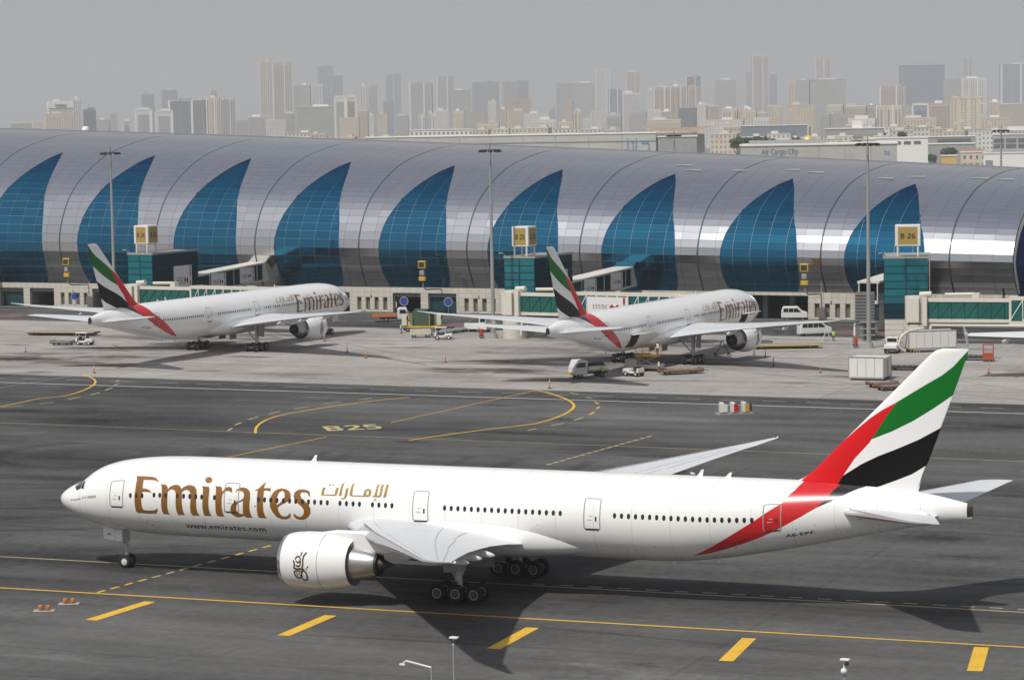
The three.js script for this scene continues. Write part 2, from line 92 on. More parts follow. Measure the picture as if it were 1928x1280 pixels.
function texOf(W, H, fn, srgb = true) { const d = new Uint8Array(W * H * 4); for (let j = 0; j < H; j++) for (let i = 0; i < W; i++) { const c = fn(i / W, j / H), o = (j * W + i) * 4; if (srgb) { d[o] = lin2s(c[0]); d[o + 1] = lin2s(c[1]); d[o + 2] = lin2s(c[2]); } else { d[o] = d[o + 1] = d[o + 2] = clamp(c, 0, 1) * 255; } d[o + 3] = 255; } const t = new THREE.DataTexture(d, W, H); t.wrapS = t.wrapT = THREE.RepeatWrapping; t.magFilter = THREE.LinearFilter; t.minFilter = THREE.LinearMipmapLinearFilter; t.generateMipmaps = true; if (srgb) t.colorSpace = THREE.SRGBColorSpace; t.needsUpdate = true; return t; }
function canvasTex(w, h, draw) { const c = document.createElement('canvas'); c.width = w; c.height = h; const g = c.getContext('2d'); draw(g, w, h); const t = new THREE.CanvasTexture(c); t.colorSpace = THREE.SRGBColorSpace; t.magFilter = THREE.LinearFilter; return t; }
const rgb = (r, g, b) => new THREE.Color().setRGB(r, g, b);
const std = (c, roughness = 0.7, metalness = 0, extra = {}) => new THREE.MeshStandardMaterial({ color: Array.isArray(c) ? rgb(...c) : c, roughness, metalness, ...extra });
const phy = (c, roughness, metalness, extra = {}) => new THREE.MeshPhysicalMaterial({ color: Array.isArray(c) ? rgb(...c) : c, roughness, metalness, ...extra });
// soft dirt that breaks up plain paint: a tiling grey map
const grime = texOf(256, 256, (u, v) => { const n = 0.86 + 0.2 * (fbm(u * 16, v * 16, 4) - 0.5) - 0.1 * Math.max(0, fbm(u * 64, v * 8, 2) - 0.62); return [n, n * 0.995, n * 0.98]; });
const fineBump = texOf(256, 256, (u, v) => 0.5 + 0.5 * (fbm(u * 64, v * 64, 3) - 0.5), false);
const M = {
  white: std([0.78, 0.78, 0.77], 0.45, 0, { map: grime }), cream: std([0.66, 0.63, 0.55], 0.55, 0, { map: grime }), grey: std([0.34, 0.34, 0.34], 0.6, 0, { map: grime }), dark: std([0.03, 0.03, 0.032], 0.6), rubber: std([0.014, 0.014, 0.015], 0.85),
  steel: std([0.42, 0.43, 0.44], 0.4, 0.7), alu: std([0.66, 0.67, 0.69], 0.3, 0.9), yellow: std([0.62, 0.42, 0.03], 0.55, 0, { map: grime }), orange: std([0.62, 0.17, 0.02], 0.6), red: std([0.45, 0.03, 0.025], 0.55), blue: std([0.03, 0.06, 0.3], 0.5), green: std([0.05, 0.16, 0.06], 0.7),
  glass: phy([0.015, 0.02, 0.024], 0.06, 0, { specularIntensity: 1, ior: 1.55 }), rust: std([0.2, 0.1, 0.06], 0.85), wood: std([0.25, 0.18, 0.11], 0.85, 0, { map: grime }), pave: std([0.3, 0.29, 0.27], 0.9), kerb: std([0.15, 0.147, 0.14], 0.9, 0, { map: grime }),
};
// the concourse lies three degrees off the taxiway: its own axes, s along it and w towards the apron
const TH = -3 * Math.PI / 180, AX = [Math.cos(TH), -Math.sin(TH)], NZ = [Math.sin(TH), Math.cos(TH)], Z0 = -255;
const TL = (s, w) => [AX[0] * s + NZ[0] * (Z0 + w), AX[1] * s + NZ[1] * (Z0 + w)];

// ------------------------------------------------------------------ the ground
{
  // one big sheet to the horizon
  const sand = texOf(512, 512, (u, v) => { const n = fbm(u * 24, v * 24, 5), k = 0.22 + 0.14 * (n - 0.5); return [k, k * 0.93, k * 0.82]; });
  sand.repeat.set(30, 30);
  const g = new THREE.PlaneGeometry(50000, 50000, 40, 40); g.rotateX(-Math.PI / 2); g.translate(-3000, -0.3, -6000);
  ground('ground', g, std([1, 1, 1], 0.95, 0, { map: sand }), 'pale sandy ground out to the horizon');

  // taxiway asphalt: stained and streaked along the rolling direction
  const X0 = -150, X1 = 150, Zn = 70, Zf = -142;
  const spots = []; { const r = rngOf(5); for (let i = 0; i < 130; i++) spots.push([mixv(X0, X1, r()), mixv(Zf, Zn, r()), 0.4 + r() * 2.2, (0.25 + 0.4 * r()) * (r() < 0.6 ? -1 : 0.6)]); }
  const grid = new Map(); for (const s of spots) { const k = Math.floor(s[0] / 10) + ',' + Math.floor(s[1] / 10); if (!grid.has(k)) grid.set(k, []); grid.get(k).push(s); }
  const scuffs = []; { const r = rngOf(63); for (let i = 0; i < 34; i++) scuffs.push([mixv(-90, 90, r()), mixv(-130, 35, r()), (r() - 0.5) * 0.25, 8 + r() * 30, 0.12 + r() * 0.25]); }
  const asphalt = texOf(2048, 2048, (u, v) => {
    const x = mixv(X0, X1, u), z = mixv(Zf, Zn, v);
    const wx = x + 14 * (fbm(x * 0.02, z * 0.03, 2) - 0.5), wz = z + 7 * (fbm(x * 0.025 + 60, z * 0.04, 3) - 0.5) + 0.02 * x; const big = fbm(wx * 0.02 + 3, wz * 0.055 + 7, 5), streak = 0.6 * fbm(wx * 0.02, wz * 0.3 + 40, 4) + 0.4 * fbm(wx * 0.012 + 11, wz * 1.1, 3), fine = fbm(x * 2.6, z * 2.6, 2), mid = fbm(x * 0.13 + 9, z * 0.3, 3);
    let k = 0.084 * (1 + 1.7 * (big - 0.5) + 0.8 * (streak - 0.5) + 0.6 * (mid - 0.5) + 0.4 * (fine - 0.5));
    // rubber laid down along the centrelines, with ragged edges
    for (const [zc, wd, am] of [[-1.6, 6.2, 0.24], [-82, 7, 0.2], [-30, 9, 0.12], [-58, 10, 0.22]]) { const e = Math.abs(z - zc + 3 * (fbm(x * 0.02, z * 0.05, 2) - 0.5)) / wd; if (e < 1) k *= 1 - am * (1 - e * e) * (0.35 + 1.1 * fbm(x * 0.03 + zc, z * 1.4, 3)); }
    // turning tyre tracks ahead of the nose
    const rr = Math.hypot(x + 35, z + 62), tr = fbm(rr * 0.55, 3, 3); if (rr < 70 && z > -70) k *= 1 - 0.55 * Math.max(0, tr - 0.48) * 2;
    // dusty repaired areas on the near shoulder
    const dust = fbm(x * 0.05 + 21, z * 0.16 + 3, 4); if (z > 15) k *= 1 + 3.2 * Math.max(0, dust - 0.5) * Math.min(1, (z - 15) / 6) * (0.6 + 0.8 * fine);
    for (let gx = -1; gx <= 1; gx++) for (let gz = -1; gz <= 1; gz++) for (const s of grid.get((Math.floor(x / 10) + gx) + ',' + (Math.floor(z / 10) + gz)) ?? []) { const d = Math.hypot((x - s[0]) / 2.2, z - s[1]) / s[2] + 0.6 * (fine - 0.5); if (d < 1) k *= 1 + s[3] * (1 - d); }
    // paving lane joints, tar lines and long scuffs
    const lane = Math.abs((z + 0.3 * vnoise(x * 0.1, 5)) / 7.5 - Math.round(z / 7.5)) * 7.5; if (lane < 0.09) k *= 0.8; const cross = Math.abs(x / 30 - Math.round(x / 30)) * 30; if (cross < 0.1) k *= 0.85;
    for (const [sx, sz, sl, len, am] of scuffs) { const l = x - sx; if (Math.abs(l) < len) { const dd = Math.abs(z - sz - sl * l - 0.002 * l * l); if (dd < 0.3) k *= 1 - am * (0.5 + fine) * (1 - Math.abs(l) / len); } }
    return [k * 1.01, k, k * 0.985];
  });
  asphalt.wrapS = asphalt.wrapT = THREE.MirroredRepeatWrapping;
  const ab = fineBump.clone(); ab.repeat.set(110, 80); ab.needsUpdate = true;
  const A0 = -420, A1 = 420, B0 = -420, B1 = 240;
  const at = new THREE.PlaneGeometry(A1 - A0, B1 - B0, 60, 50); at.rotateX(-Math.PI / 2); at.translate((A0 + A1) / 2, 0, (B0 + B1) / 2);
  { const p = at.attributes.position, uv = at.attributes.uv; for (let i = 0; i < p.count; i++) uv.setXY(i, (p.getX(i) - X0) / (X1 - X0), (p.getZ(i) - Zf) / (Zn - Zf)); }
  ground('taxiway', at, phy([1, 1, 1], 0.95, 0, { specularIntensity: 0.3, map: asphalt, bumpMap: ab, bumpScale: 0.004 }), 'dark grey stained asphalt taxiway under the front airliner');

  // concrete apron in front of the concourse
  const PX0 = -260, PX1 = 130, PZ0 = -262, PZ1 = -128;
  const oil = []; { const r = rngOf(11); for (let i = 0; i < 150; i++) oil.push([mixv(PX0, PX1, r()), mixv(PZ0, PZ1, r()), 0.5 + r() * 3.2, 0.2 + 0.35 * r(), r() * 0.5 - 0.25]); for (const cx of [-103, -28]) for (let i = 0; i < 46; i++) { const l = r(); oil.push([cx + (r() - 0.5) * 26, -148 - l * 62, 1.5 + r() * 5, 0.16 + 0.3 * r(), r() * 0.4 - 0.2]); } }
  const og = new Map(); for (const s of oil) for (let a = -1; a <= 1; a++) for (let b = -1; b <= 1; b++) { const k = (Math.floor(s[0] / 16) + a) + ',' + (Math.floor(s[1] / 16) + b); if (!og.has(k)) og.set(k, []); og.get(k).push(s); }
  const tracks = []; { const r = rngOf(31); for (let i = 0; i < 26; i++) tracks.push([mixv(-150, 40, r()), mixv(-205, -145, r()), (r() - 0.5) * 2.4, 10 + r() * 40, 0.08 + r() * 0.22]); }
  const conc = texOf(2048, 1024, (u, v) => {
    const x = mixv(PX0, PX1, u), z = mixv(PZ0, PZ1, v), n = fbm(x * 0.05, z * 0.09, 4), f = fbm(x * 1.7, z * 1.7, 2), st = fbm(x * 0.03 + 5, z * 0.5, 3);
    const sx = Math.floor(x / 7.5), sz = Math.floor(z / 7.5), slab = PERM[(sx & 255) ^ PERM[sz & 255]] / 255 - 0.5;
    let k = 0.315 * (1 + 0.34 * (n - 0.5) + 0.16 * slab + 0.22 * (f - 0.5) + 0.3 * (st - 0.5));
    for (const s of og.get(Math.floor(x / 16) + ',' + Math.floor(z / 16)) ?? []) { const dx = x - s[0], dz = z - s[1] + dx * s[4], d = Math.hypot(dx / 2.4, dz * 1.3) / s[2] + 0.9 * (fbm(x * 0.5, z * 0.9, 3) - 0.5); if (d < 1) k *= 1 - s[3] * Math.min(1, (1 - d) * 1.6); }
    for (const [tx, tz, sl, len, am] of tracks) { const a = Math.atan(sl), c = Math.cos(a), s = Math.sin(a), l = (x - tx) * c + (z - tz) * s, d = Math.abs(-(x - tx) * s + (z - tz) * c + 0.0015 * l * l); if (Math.abs(l) < len && d < 0.34) k *= 1 - am * (0.4 + f); }
    const jx = Math.abs(x / 7.5 - Math.round(x / 7.5)) * 7.5, jz = Math.abs(z / 7.5 - Math.round(z / 7.5)) * 7.5; if (jx < 0.1 || jz < 0.07) k *= 0.82;
    return [k * 1.05, k * 0.985, k * 0.93];
  });
  const edge = (x) => -136.4 + 0.0369 * (x + 60);
  const xs = []; for (let x = -300; x <= 220; x += 10) xs.push(x);
  const cq = [], cu = [], uvc = (x, z) => [(x - PX0) / (PX1 - PX0), (z - PZ0) / (PZ1 - PZ0)];
  const road = (x) => { const s = (x - NZ[0] * (Z0 + 36)) / AX[0]; return TL(s, 33)[1]; };
  for (let i = 0; i < xs.length - 1; i++) { const a = xs[i], b = xs[i + 1], q = [[a, 0.006, edge(a)], [b, 0.006, edge(b)], [b, 0.006, road(b)], [a, 0.006, road(a)]]; cq.push(q); cu.push(q.map(([x, , z]) => uvc(x, z))); }
  ground('apron', quadsGeo(cq, cu), phy([1, 1, 1], 0.95, 0, { specularIntensity: 0.35, map: conc, bumpMap: ab, bumpScale: 0.003 }), 'pale grey oil stained concrete apron with slab joints');
  // kerbed pavement along the foot of the concourse
  const [px, pz] = TL(-115, 2.0);
  ground('pavement', box(300, 0.14, 2.4, px, 0.07, pz, TH), M.kerb, 'narrow raised pavement along the foot of the concourse');
  // service road markings
  const W = std([0.6, 0.6, 0.58], 0.75, 0, { map: grime });
  const lines = (list) => list.map(([s0, s1, w, y]) => { const a = TL(s0, w), b = TL(s1, w), L = Math.hypot(b[0] - a[0], b[1] - a[1]), g = new THREE.PlaneGeometry(L, 0.22); g.rotateX(-Math.PI / 2); g.rotateY(TH); g.translate((a[0] + b[0]) / 2, y, (a[1] + b[1]) / 2); return g; });
  ground('road_edge_line', lines([[-260, 60, 31.8, 0.006], [-260, 60, 8.4, 0.006]]), W, 'solid white edge lines of the service road');
  ground('road_centre_line', lines(Array.from({ length: 52 }, (_, i) => [-256 + i * 6, -253 + i * 6, 20, 0.006])), W, 'dashed white centre line of the service road');
  const redp = std([0.2, 0.1, 0.085], 0.85, 0, { map: grime });
  for (const s of [-183, -126, -82, -40, -12]) { const [x, z] = TL(s, 24); const g = new THREE.PlaneGeometry(11, 6); g.rotateX(-Math.PI / 2); g.rotateY(TH); g.translate(x, 0.01, z); ground('painted_patch', g, redp, 'faded red painted patch on the service road'); }
  // dark drain slots cut across the apron
  const drain = std([0.05, 0.05, 0.05], 0.9);
  for (const [a, b] of [[[-60.5, -176], [-45.5, -165]], [[-112, -186.5], [-106, -180]], [[16.5, -147.5], [24, -152.5]], [[2, -151], [-30, -143]]]) { const L = Math.hypot(b[0] - a[0], b[1] - a[1]), g = new THREE.PlaneGeometry(L, 0.28); g.rotateX(-Math.PI / 2); g.rotateY(-Math.atan2(b[1] - a[1], b[0] - a[0])); g.translate((a[0] + b[0]) / 2, 0.0115, (a[1] + b[1]) / 2); ground('drain_slot', g, drain, 'dark drain slot across the concrete apron'); }

  // painted taxi lines
  const paintTex = texOf(256, 256, (u, v) => { const n = fbm(u * 40, v * 40, 3), w = fbm(u * 9 + 3, v * 9, 3), k = 0.92 + 0.25 * (n - 0.5) - 0.5 * Math.max(0, w - 0.58); return [k, k, k]; });
  const paint = [std([0.78, 0.46, 0.035], 0.7, 0, { map: paintTex }), std([0.62, 0.62, 0.61], 0.75, 0, { map: paintTex }), std([0.5, 0.41, 0.2], 0.75, 0, { map: paintTex })];
  const kinds = ['yellow taxi line', 'white taxi line', 'faded yellow taxi line'];
  MARKS.forEach(([w, c, pts], n) => {
    const P = []; for (let i = 0; i < pts.length; i += 2) P.push([pts[i], pts[i + 1]]);
    let S = P;
    if (P.length > 2) { const cv = new THREE.CatmullRomCurve3(P.map(([x, z]) => new THREE.Vector3(x, 0, z)), false, 'centripetal'); S = cv.getPoints(P.length * 6).map((v) => [v.x, v.z]); }
    else if (Math.hypot(P[1][0] - P[0][0], P[1][1] - P[0][1]) > 30) { S = []; for (let i = 0; i <= 24; i++) S.push([mixv(P[0][0], P[1][0], i / 24), mixv(P[0][1], P[1][1], i / 24)]); }
    const L = [], y = 0.012 + (c === 0 ? 0.008 : c === 2 ? 0.004 : 0) + (w > 0.9 ? 0.004 : 0);
    S.forEach((p, i) => { const a = S[Math.max(0, i - 1)], b = S[Math.min(S.length - 1, i + 1)], l = Math.hypot(b[0] - a[0], b[1] - a[1]), nx = -(b[1] - a[1]) / l * w / 2, nz = (b[0] - a[0]) / l * w / 2; L.push([[p[0] + nx, y, p[1] + nz], [p[0] - nx, y, p[1] - nz]]); });
    const q = [], uv = []; for (let i = 0; i < L.length - 1; i++) { const f = [L[i][0], L[i + 1][0], L[i + 1][1], L[i][1]]; q.push(f); uv.push(f.map((v) => [v[0] * 0.13, v[2] * 0.13])); }
    ground(w > 0.9 ? 'shoulder_bar' : 'taxi_line', quadsGeo(q, uv), paint[c], w > 0.9 ? 'broad yellow shoulder bar beside the near taxi line' : kinds[c]);
  });
  // B25 painted on the taxiway
  const font = await new FontLoader().loadAsync('fonts/droid/droid_sans_bold.typeface.json');
  const tg = new THREE.ShapeGeometry(font.generateShapes('B25', 3.2)); tg.scale(0.9, 1.5, 1); tg.rotateX(-Math.PI / 2); tg.rotateY(0.62); tg.translate(-21.5, 0.016, -86.5);
  ground('stand_number', tg, paint[2], 'yellow stand number painted on the taxiway');
}

// ------------------------------------------------------------------ the airliners
const YC = 5.85, FL = 73.08;
const TOP = [[0, -0.62], [0.05, -0.44], [0.15, -0.28], [0.5, 0.05], [1, 0.36], [2, 0.85], [2.6, 1.14], [3.3, 1.62], [4, 2.02], [5, 2.38], [6, 2.62], [8, 2.9], [10, 3.04], [12.5, 3.1], [58, 3.1], [62, 3.08], [65, 2.98], [68, 2.75], [70, 2.5], [72, 2.1], [73.08, 1.85]];
const BOT = [[0, -0.62], [0.05, -0.8], [0.15, -0.95], [0.5, -1.25], [1, -1.55], [2, -1.98], [3, -2.3], [4, -2.55], [6, -2.86], [8, -3.0], [10, -3.07], [12.5, -3.1], [50, -3.1], [52, -3.04], [55, -2.72], [58, -2.2], [61, -1.6], [64, -0.95], [67, -0.28], [70, 0.32], [72, 0.68], [73.08, 0.85]];
const WID = [[0, 0.02], [0.05, 0.22], [0.15, 0.42], [0.5, 0.85], [1, 1.25], [2, 1.8], [3, 2.2], [4, 2.5], [6, 2.85], [8, 3.02], [10, 3.08], [12.5, 3.1], [51, 3.1], [55, 2.98], [58, 2.72], [61, 2.32], [64, 1.85], [67, 1.35], [70, 0.85], [72, 0.45], [73.08, 0.14]];
function smoothTab(tab) { // monotone cubic through the table
  const n = tab.length, m = []; const d = []; for (let i = 0; i < n - 1; i++) d.push((tab[i + 1][1] - tab[i][1]) / (tab[i + 1][0] - tab[i][0]));
  for (let i = 0; i < n; i++) m.push(i === 0 ? d[0] : i === n - 1 ? d[n - 2] : d[i - 1] * d[i] <= 0 ? 0 : 2 * d[i - 1] * d[i] / (d[i - 1] + d[i]));
  return (x) => { x = clamp(x, tab[0][0], tab[n - 1][0]); let i = 0; while (i < n - 2 && x > tab[i + 1][0]) i++; const h = tab[i + 1][0] - tab[i][0], t = (x - tab[i][0]) / h, t2 = t * t, t3 = t2 * t; return (2 * t3 - 3 * t2 + 1) * tab[i][1] + (t3 - 2 * t2 + t) * h * m[i] + (-2 * t3 + 3 * t2) * tab[i + 1][1] + (t3 - t2) * h * m[i + 1]; };
}
const fT = smoothTab(TOP), fB = smoothTab(BOT), fW = smoothTab(WID);
function hull(x, th, off = 0) { const t = fT(x), b = fB(x), w = fW(x), ry = (t - b) / 2, c = Math.cos(th), s = Math.sin(th); let ny = c / Math.max(ry, 0.05), nz = s / Math.max(w, 0.05); const l = Math.hypot(ny, nz); return [x, YC + (t + b) / 2 + ry * c + off * ny / l, w * s + off * nz / l]; }
function hullNormal(x, th) { const e = 0.03, a = hull(Math.min(FL, x + e), th), b = hull(Math.max(0, x - e), th), c = hull(x, th + 0.01), d = hull(x, th - 0.01); const u = new THREE.Vector3(a[0] - b[0], a[1] - b[1], a[2] - b[2]), v = new THREE.Vector3(c[0] - d[0], c[1] - d[1], c[2] - d[2]); const n = v.cross(u).normalize(); if (n.y * Math.cos(th) + n.z * Math.sin(th) < 0) n.negate(); return n; }
function patch(x0, x1, t0, t1, off, nx = 4, nt = 6, fn) { // piece of hull skin lying off metres proud
  const q = [], uv = []; const P = (i, j) => { const u = i / nx, v = j / nt; const [x, t] = fn ? fn(u, v) : [mixv(x0, x1, u), mixv(t0, t1, v)]; return hull(x, t, off); };
  for (let i = 0; i < nx; i++) for (let j = 0; j < nt; j++) { const f = [P(i, j), P(i, j + 1), P(i + 1, j + 1), P(i + 1, j)]; q.push(f); uv.push([[i / nx, 1 - j / nt], [i / nx, 1 - (j + 1) / nt], [(i + 1) / nx, 1 - (j + 1) / nt], [(i + 1) / nx, 1 - j / nt]]); }
  return quadsGeo(q, uv);
}
function hullRibbon(path, w, off) { // path of [x, theta] points
  const q = []; for (let i = 0; i < path.length - 1; i++) { const [xa, ta] = path[i], [xb, tb] = path[i + 1], dx = xb - xa, dt = (tb - ta) * 3.1, l = Math.hypot(dx, dt), ox = -dt / l * w / 2, ot = dx / l * w / 2 / 3.1; q.push([hull(xa + ox, ta + ot, off), hull(xb + ox, tb + ot, off), hull(xb - ox, tb - ot, off), hull(xa - ox, ta - ot, off)]); }
  return quadsGeo(q);
}
const CIRC = 19.478;
const livery = canvasTex(2048, 1024, (g, W, H) => {
  const X = (x) => x / 73.1 * W, A = (a) => a / CIRC * H;
  g.fillStyle = '#eeeeec'; g.fillRect(0, 0, W, H);
  // faint skin joints and rivet lines, a little travel dirt under the belly
  g.strokeStyle = 'rgba(110,110,112,0.26)'; g.lineWidth = 1; for (let x = 3; x < 73; x += 2.9) { g.beginPath(); g.moveTo(X(x), 0); g.lineTo(X(x), H); g.stroke(); }
  for (const a of [1.6, 3.4, 6.6, 8.3, CIRC - 1.6, CIRC - 3.4, CIRC - 6.6, CIRC - 8.3]) { g.beginPath(); g.moveTo(X(4), A(a)); g.lineTo(X(70), A(a)); g.stroke(); }
  const r = rngOf(77); for (let i = 0; i < 260; i++) { const x = 6 + r() * 62, a = CIRC / 2 + (r() - 0.5) * 5, l = 0.5 + r() * 4; g.strokeStyle = `rgba(96,90,82,${0.04 + r() * 0.09})`; g.lineWidth = 1 + r() * 2; g.beginPath(); g.moveTo(X(x), A(a)); g.lineTo(X(x + l), A(a + (r() - 0.5) * 0.2)); g.stroke(); }
  // vents, drains, static ports and hatch outlines along the lower sides
  for (let i = 0; i < 70; i++) { const x = 4 + r() * 64, a = 4.8 + r() * 3.6, p = r() < 0.5 ? a : CIRC - a, q = r(); g.fillStyle = q < 0.6 ? 'rgba(50,50,52,0.75)' : 'rgba(110,110,112,0.5)'; if (q < 0.75) g.fillRect(X(x), A(p), 2 + r() * 3, 2 + r() * 3); else { g.strokeStyle = 'rgba(110,110,112,0.45)'; g.lineWidth = 1; g.strokeRect(X(x), A(p), 10 + r() * 24, 10 + r() * 22); } }
  for (const a of [9.1, CIRC - 9.1]) for (const [x0, x1] of [[9.4, 12.2], [49.8, 52.6]]) { g.strokeStyle = 'rgba(100,100,102,0.5)'; g.lineWidth = 1.5; g.strokeRect(X(x0), A(a) - 66, X(x1 - x0), 118); }
  const poly = (pts, port) => { g.beginPath(); for (let i = 0; i < pts.length; i += 2) { const x = pts[i] / 100, a = pts[i + 1] / 100; g.lineTo(X(x), port ? A(a) : A(CIRC - a)); } g.closePath(); g.fill(); };
  const RED = [5350, 782, 5591, 638, 5824, 497, 6020, 349, 6100, 200, 6125, 100, 6130, 0, 6420, 0, 6378, 159, 6331, 304, 6267, 402, 6169, 475, 6023, 566, 5887, 634, 5731, 690, 5491, 758];
  const BLK = [6378, 159, 6410, 0, 6600, 0, 6560, 110, 6515, 175, 6441, 265, 6362, 340, 6267, 402, 6331, 304];
  for (const port of [true, false]) { g.fillStyle = '#c8141a'; poly(RED, port); g.fillStyle = '#0c0c0e'; poly(BLK, port); }
  // titles
  const gold = '#84581d', goldB = '#9c7f46';
  const glyphs = (list, holes, turn, cx) => { g.beginPath(); list.forEach((pts) => { for (let i = 0; i < pts.length; i += 2) { let x = pts[i] / 100, a = pts[i + 1] / 100; if (turn) { x = cx - x; a = CIRC - a; } i ? g.lineTo(X(x), A(a)) : g.moveTo(X(x), A(a)); } g.closePath(); }); g.fill('evenodd'); };
  g.fillStyle = gold; glyphs(LAT, null, false); glyphs(LAT, null, true, 29.6);
  g.fillStyle = goldB; glyphs(ARAB, null, false); glyphs(ARAB, null, true, 51.6);
  const text = (s, x, a, hgt, len, col, font, port = true) => { g.save(); g.translate(X(x), A(port ? a : CIRC - a)); if (!port) g.rotate(Math.PI); g.fillStyle = col; g.font = `${font} 100px sans-serif`; const w = g.measureText(s).width; g.scale(len / 73.1 * W / w, hgt / CIRC * H / 72); g.textBaseline = 'alphabetic'; g.fillText(s, 0, 0); g.restore(); };
  for (const port of [true, false]) {
    text('www.emirates.com', port ? 12.7 : 19.8, 7.18, 0.52, 7.0, '#1c1a18', 'bold', port);
    text('A6-EPF', port ? 60.45 : 62.5, 6.75, 0.36, 2.0, '#1a1a1a', 'bold', port);
    text('BOEING 777-300ER', port ? 1.95 : 4.85, 4.72, 0.26, 2.9, '#4a4a4c', 'bold', port);
  }
});
livery.wrapS = livery.wrapT = THREE.ClampToEdgeWrapping;
const flag = canvasTex(1024, 768, (g, W, H) => {
  const P = (list, c) => { g.fillStyle = c; g.beginPath(); for (const [x, y] of list) g.lineTo((x - 58) / 16 * W, H - (y - 7) / 12 * H); g.closePath(); g.fill(); };
  const curve = (list, c) => { const cv = list; P(cv, c); };
  g.fillStyle = '#ecebea'; g.fillRect(0, 0, W, H);
  curve([[73.4, 18.75], [72.67, 18.05], [71.81, 17.11], [71, 16.48], [70.08, 15.94], [69, 15.28], [67.9, 14.6], [67, 13.35], [66.13, 12], [67.6, 12.6], [69.06, 13.35], [70.4, 14.2], [71.69, 15.1], [73.4, 16.4]], '#0c6b22');
  curve([[67.9, 14.6], [66.9, 14.05], [66, 13.45], [65.15, 12.75], [64, 11.75], [62.45, 10.25], [61, 8.9], [59.5, 7.3], [62.8, 7.3], [63.51, 8.47], [64.11, 9.41], [64.94, 10.63], [65.98, 11.75], [66.13, 12], [67, 13.35]], '#cf151b');
  curve([[64.11, 9.41], [65.4, 10.25], [66.6, 10.85], [67.88, 11.37], [69.4, 12.05], [70.86, 12.87], [72, 13.6], [71, 11], [69.88, 10.27], [68.9, 9.65], [67.87, 9.22], [66.8, 8.8], [65.66, 8.41], [64.4, 7.9], [63.2, 7.3], [62.8, 7.3], [63.51, 8.47]], '#0b0b0d');
});
const emblem = canvasTex(256, 384, (g, W, H) => {
  g.clearRect(0, 0, W, H); g.strokeStyle = '#4d2f12'; g.fillStyle = '#4d2f12'; g.lineCap = 'round'; g.lineJoin = 'round';
  const S = (pts, w = 18) => { g.lineWidth = w; g.beginPath(); pts.forEach(([x, y], i) => { const px = (x - 430) / 270 * W, py = (y - 570) / 370 * H; i ? g.lineTo(px, py) : g.moveTo(px, py); }); g.stroke(); };
  S([[575, 585], [562, 622]]); S([[478, 668], [486, 645], [515, 632], [548, 642], [560, 672], [545, 695], [515, 705], [492, 690]]); S([[490, 742], [530, 748], [556, 735], [562, 690]]);
  S([[645, 588], [612, 620], [600, 670], [604, 720], [590, 760], [615, 790], [645, 820], [656, 860], [648, 905], [612, 925], [570, 908]], 22); S([[448, 690], [462, 720], [452, 772], [500, 782], [560, 775], [600, 790]], 22);
  S([[450, 812], [455, 860], [490, 892], [540, 895], [566, 868], [570, 825], [600, 790]], 22); S([[455, 815], [480, 800], [560, 805]], 14);
  for (const [x, y] of [[490, 832], [530, 832], [500, 858], [545, 858], [680, 750], [655, 775]]) { g.beginPath(); g.arc((x - 430) / 270 * W, (y - 570) / 370 * H, 11, 0, 7); g.fill(); }
});
const F = {
  skin: phy([1, 1, 1], 0.3, 0, { map: livery, clearcoat: 0.6, clearcoatRoughness: 0.12 }), fin: phy([1, 1, 1], 0.4, 0, { map: flag, specularIntensity: 0.4 }),
  paint: phy([0.83, 0.83, 0.82], 0.3, 0, { clearcoat: 0.6, clearcoatRoughness: 0.12 }), wing: phy([0.72, 0.74, 0.77], 0.42, 0.05, { map: grime }), slat: std([0.62, 0.63, 0.65], 0.32, 0.75), line: std([0.3, 0.3, 0.31], 0.6), win: phy([0.02, 0.022, 0.026], 0.1, 0),
  core: std([0.42, 0.41, 0.4], 0.36, 0.85), hot: std([0.06, 0.05, 0.045], 0.5, 0.6), lip: std([0.7, 0.71, 0.73], 0.22, 1), emblem: std([1, 1, 1], 0.5, 0, { map: emblem, transparent: true }), rim: std([0.1, 0.1, 0.1], 0.5, 0.4), gear: std([0.5, 0.5, 0.49], 0.5, 0.2), under: std([0.36, 0.37, 0.38], 0.5, 0, { map: grime }),
};
const AF = (() => { const n = 12, r = []; const th = (x) => 5 * (0.2969 * Math.sqrt(x) - 0.126 * x - 0.3516 * x * x + 0.2843 * x ** 3 - 0.1036 * x ** 4); for (let i = 0; i <= n; i++) { const x = (1 + Math.cos(Math.PI * i / n)) / 2; r.push([x, th(x)]); } for (let i = n - 1; i > 0; i--) { const x = (1 + Math.cos(Math.PI * i / n)) / 2; r.push([x, -th(x) * 0.85]); } return r; })();
function wingRings(st, side, grow = 0, xmax = 1) { // stations [z, xLE, xTE, y, t/c, twist]
  return st.map(([z, a, b, y, tc, tw = 0]) => { const c = b - a; return AF.map(([x, t]) => { const xx = Math.min(x, xmax) * c, yy = t * tc * c + Math.sign(t) * grow; return [a + xx - (x < 0.02 ? grow : 0), y + yy - xx * Math.sin(tw) + tw * c * 0.4, z * side]; }); }).map((r) => side < 0 ? [...r].reverse() : r);
}
const WING = [[0.5, 25.2, 41.2, 4.2, 0.12, 0.05], [3, 26.9, 41.0, 4.3, 0.13, 0.045], [6.5, 29.35, 41.3, 4.68, 0.12, 0.03], [10.8, 32.4, 41.9, 5.15, 0.105, 0.02], [15, 35.4, 43.0, 5.62, 0.1, 0.012], [20, 38.9, 44.4, 6.2, 0.1, 0.0], [25, 42.45, 45.95, 6.72, 0.1, -0.01], [29.2, 45.4, 47.3, 7.14, 0.1, -0.01], [30.4, 46.6, 48.0, 7.33, 0.1, -0.01], [31.5, 47.75, 48.6, 7.55, 0.1, -0.01], [32.4, 48.75, 49.15, 7.74, 0.1, 0]];
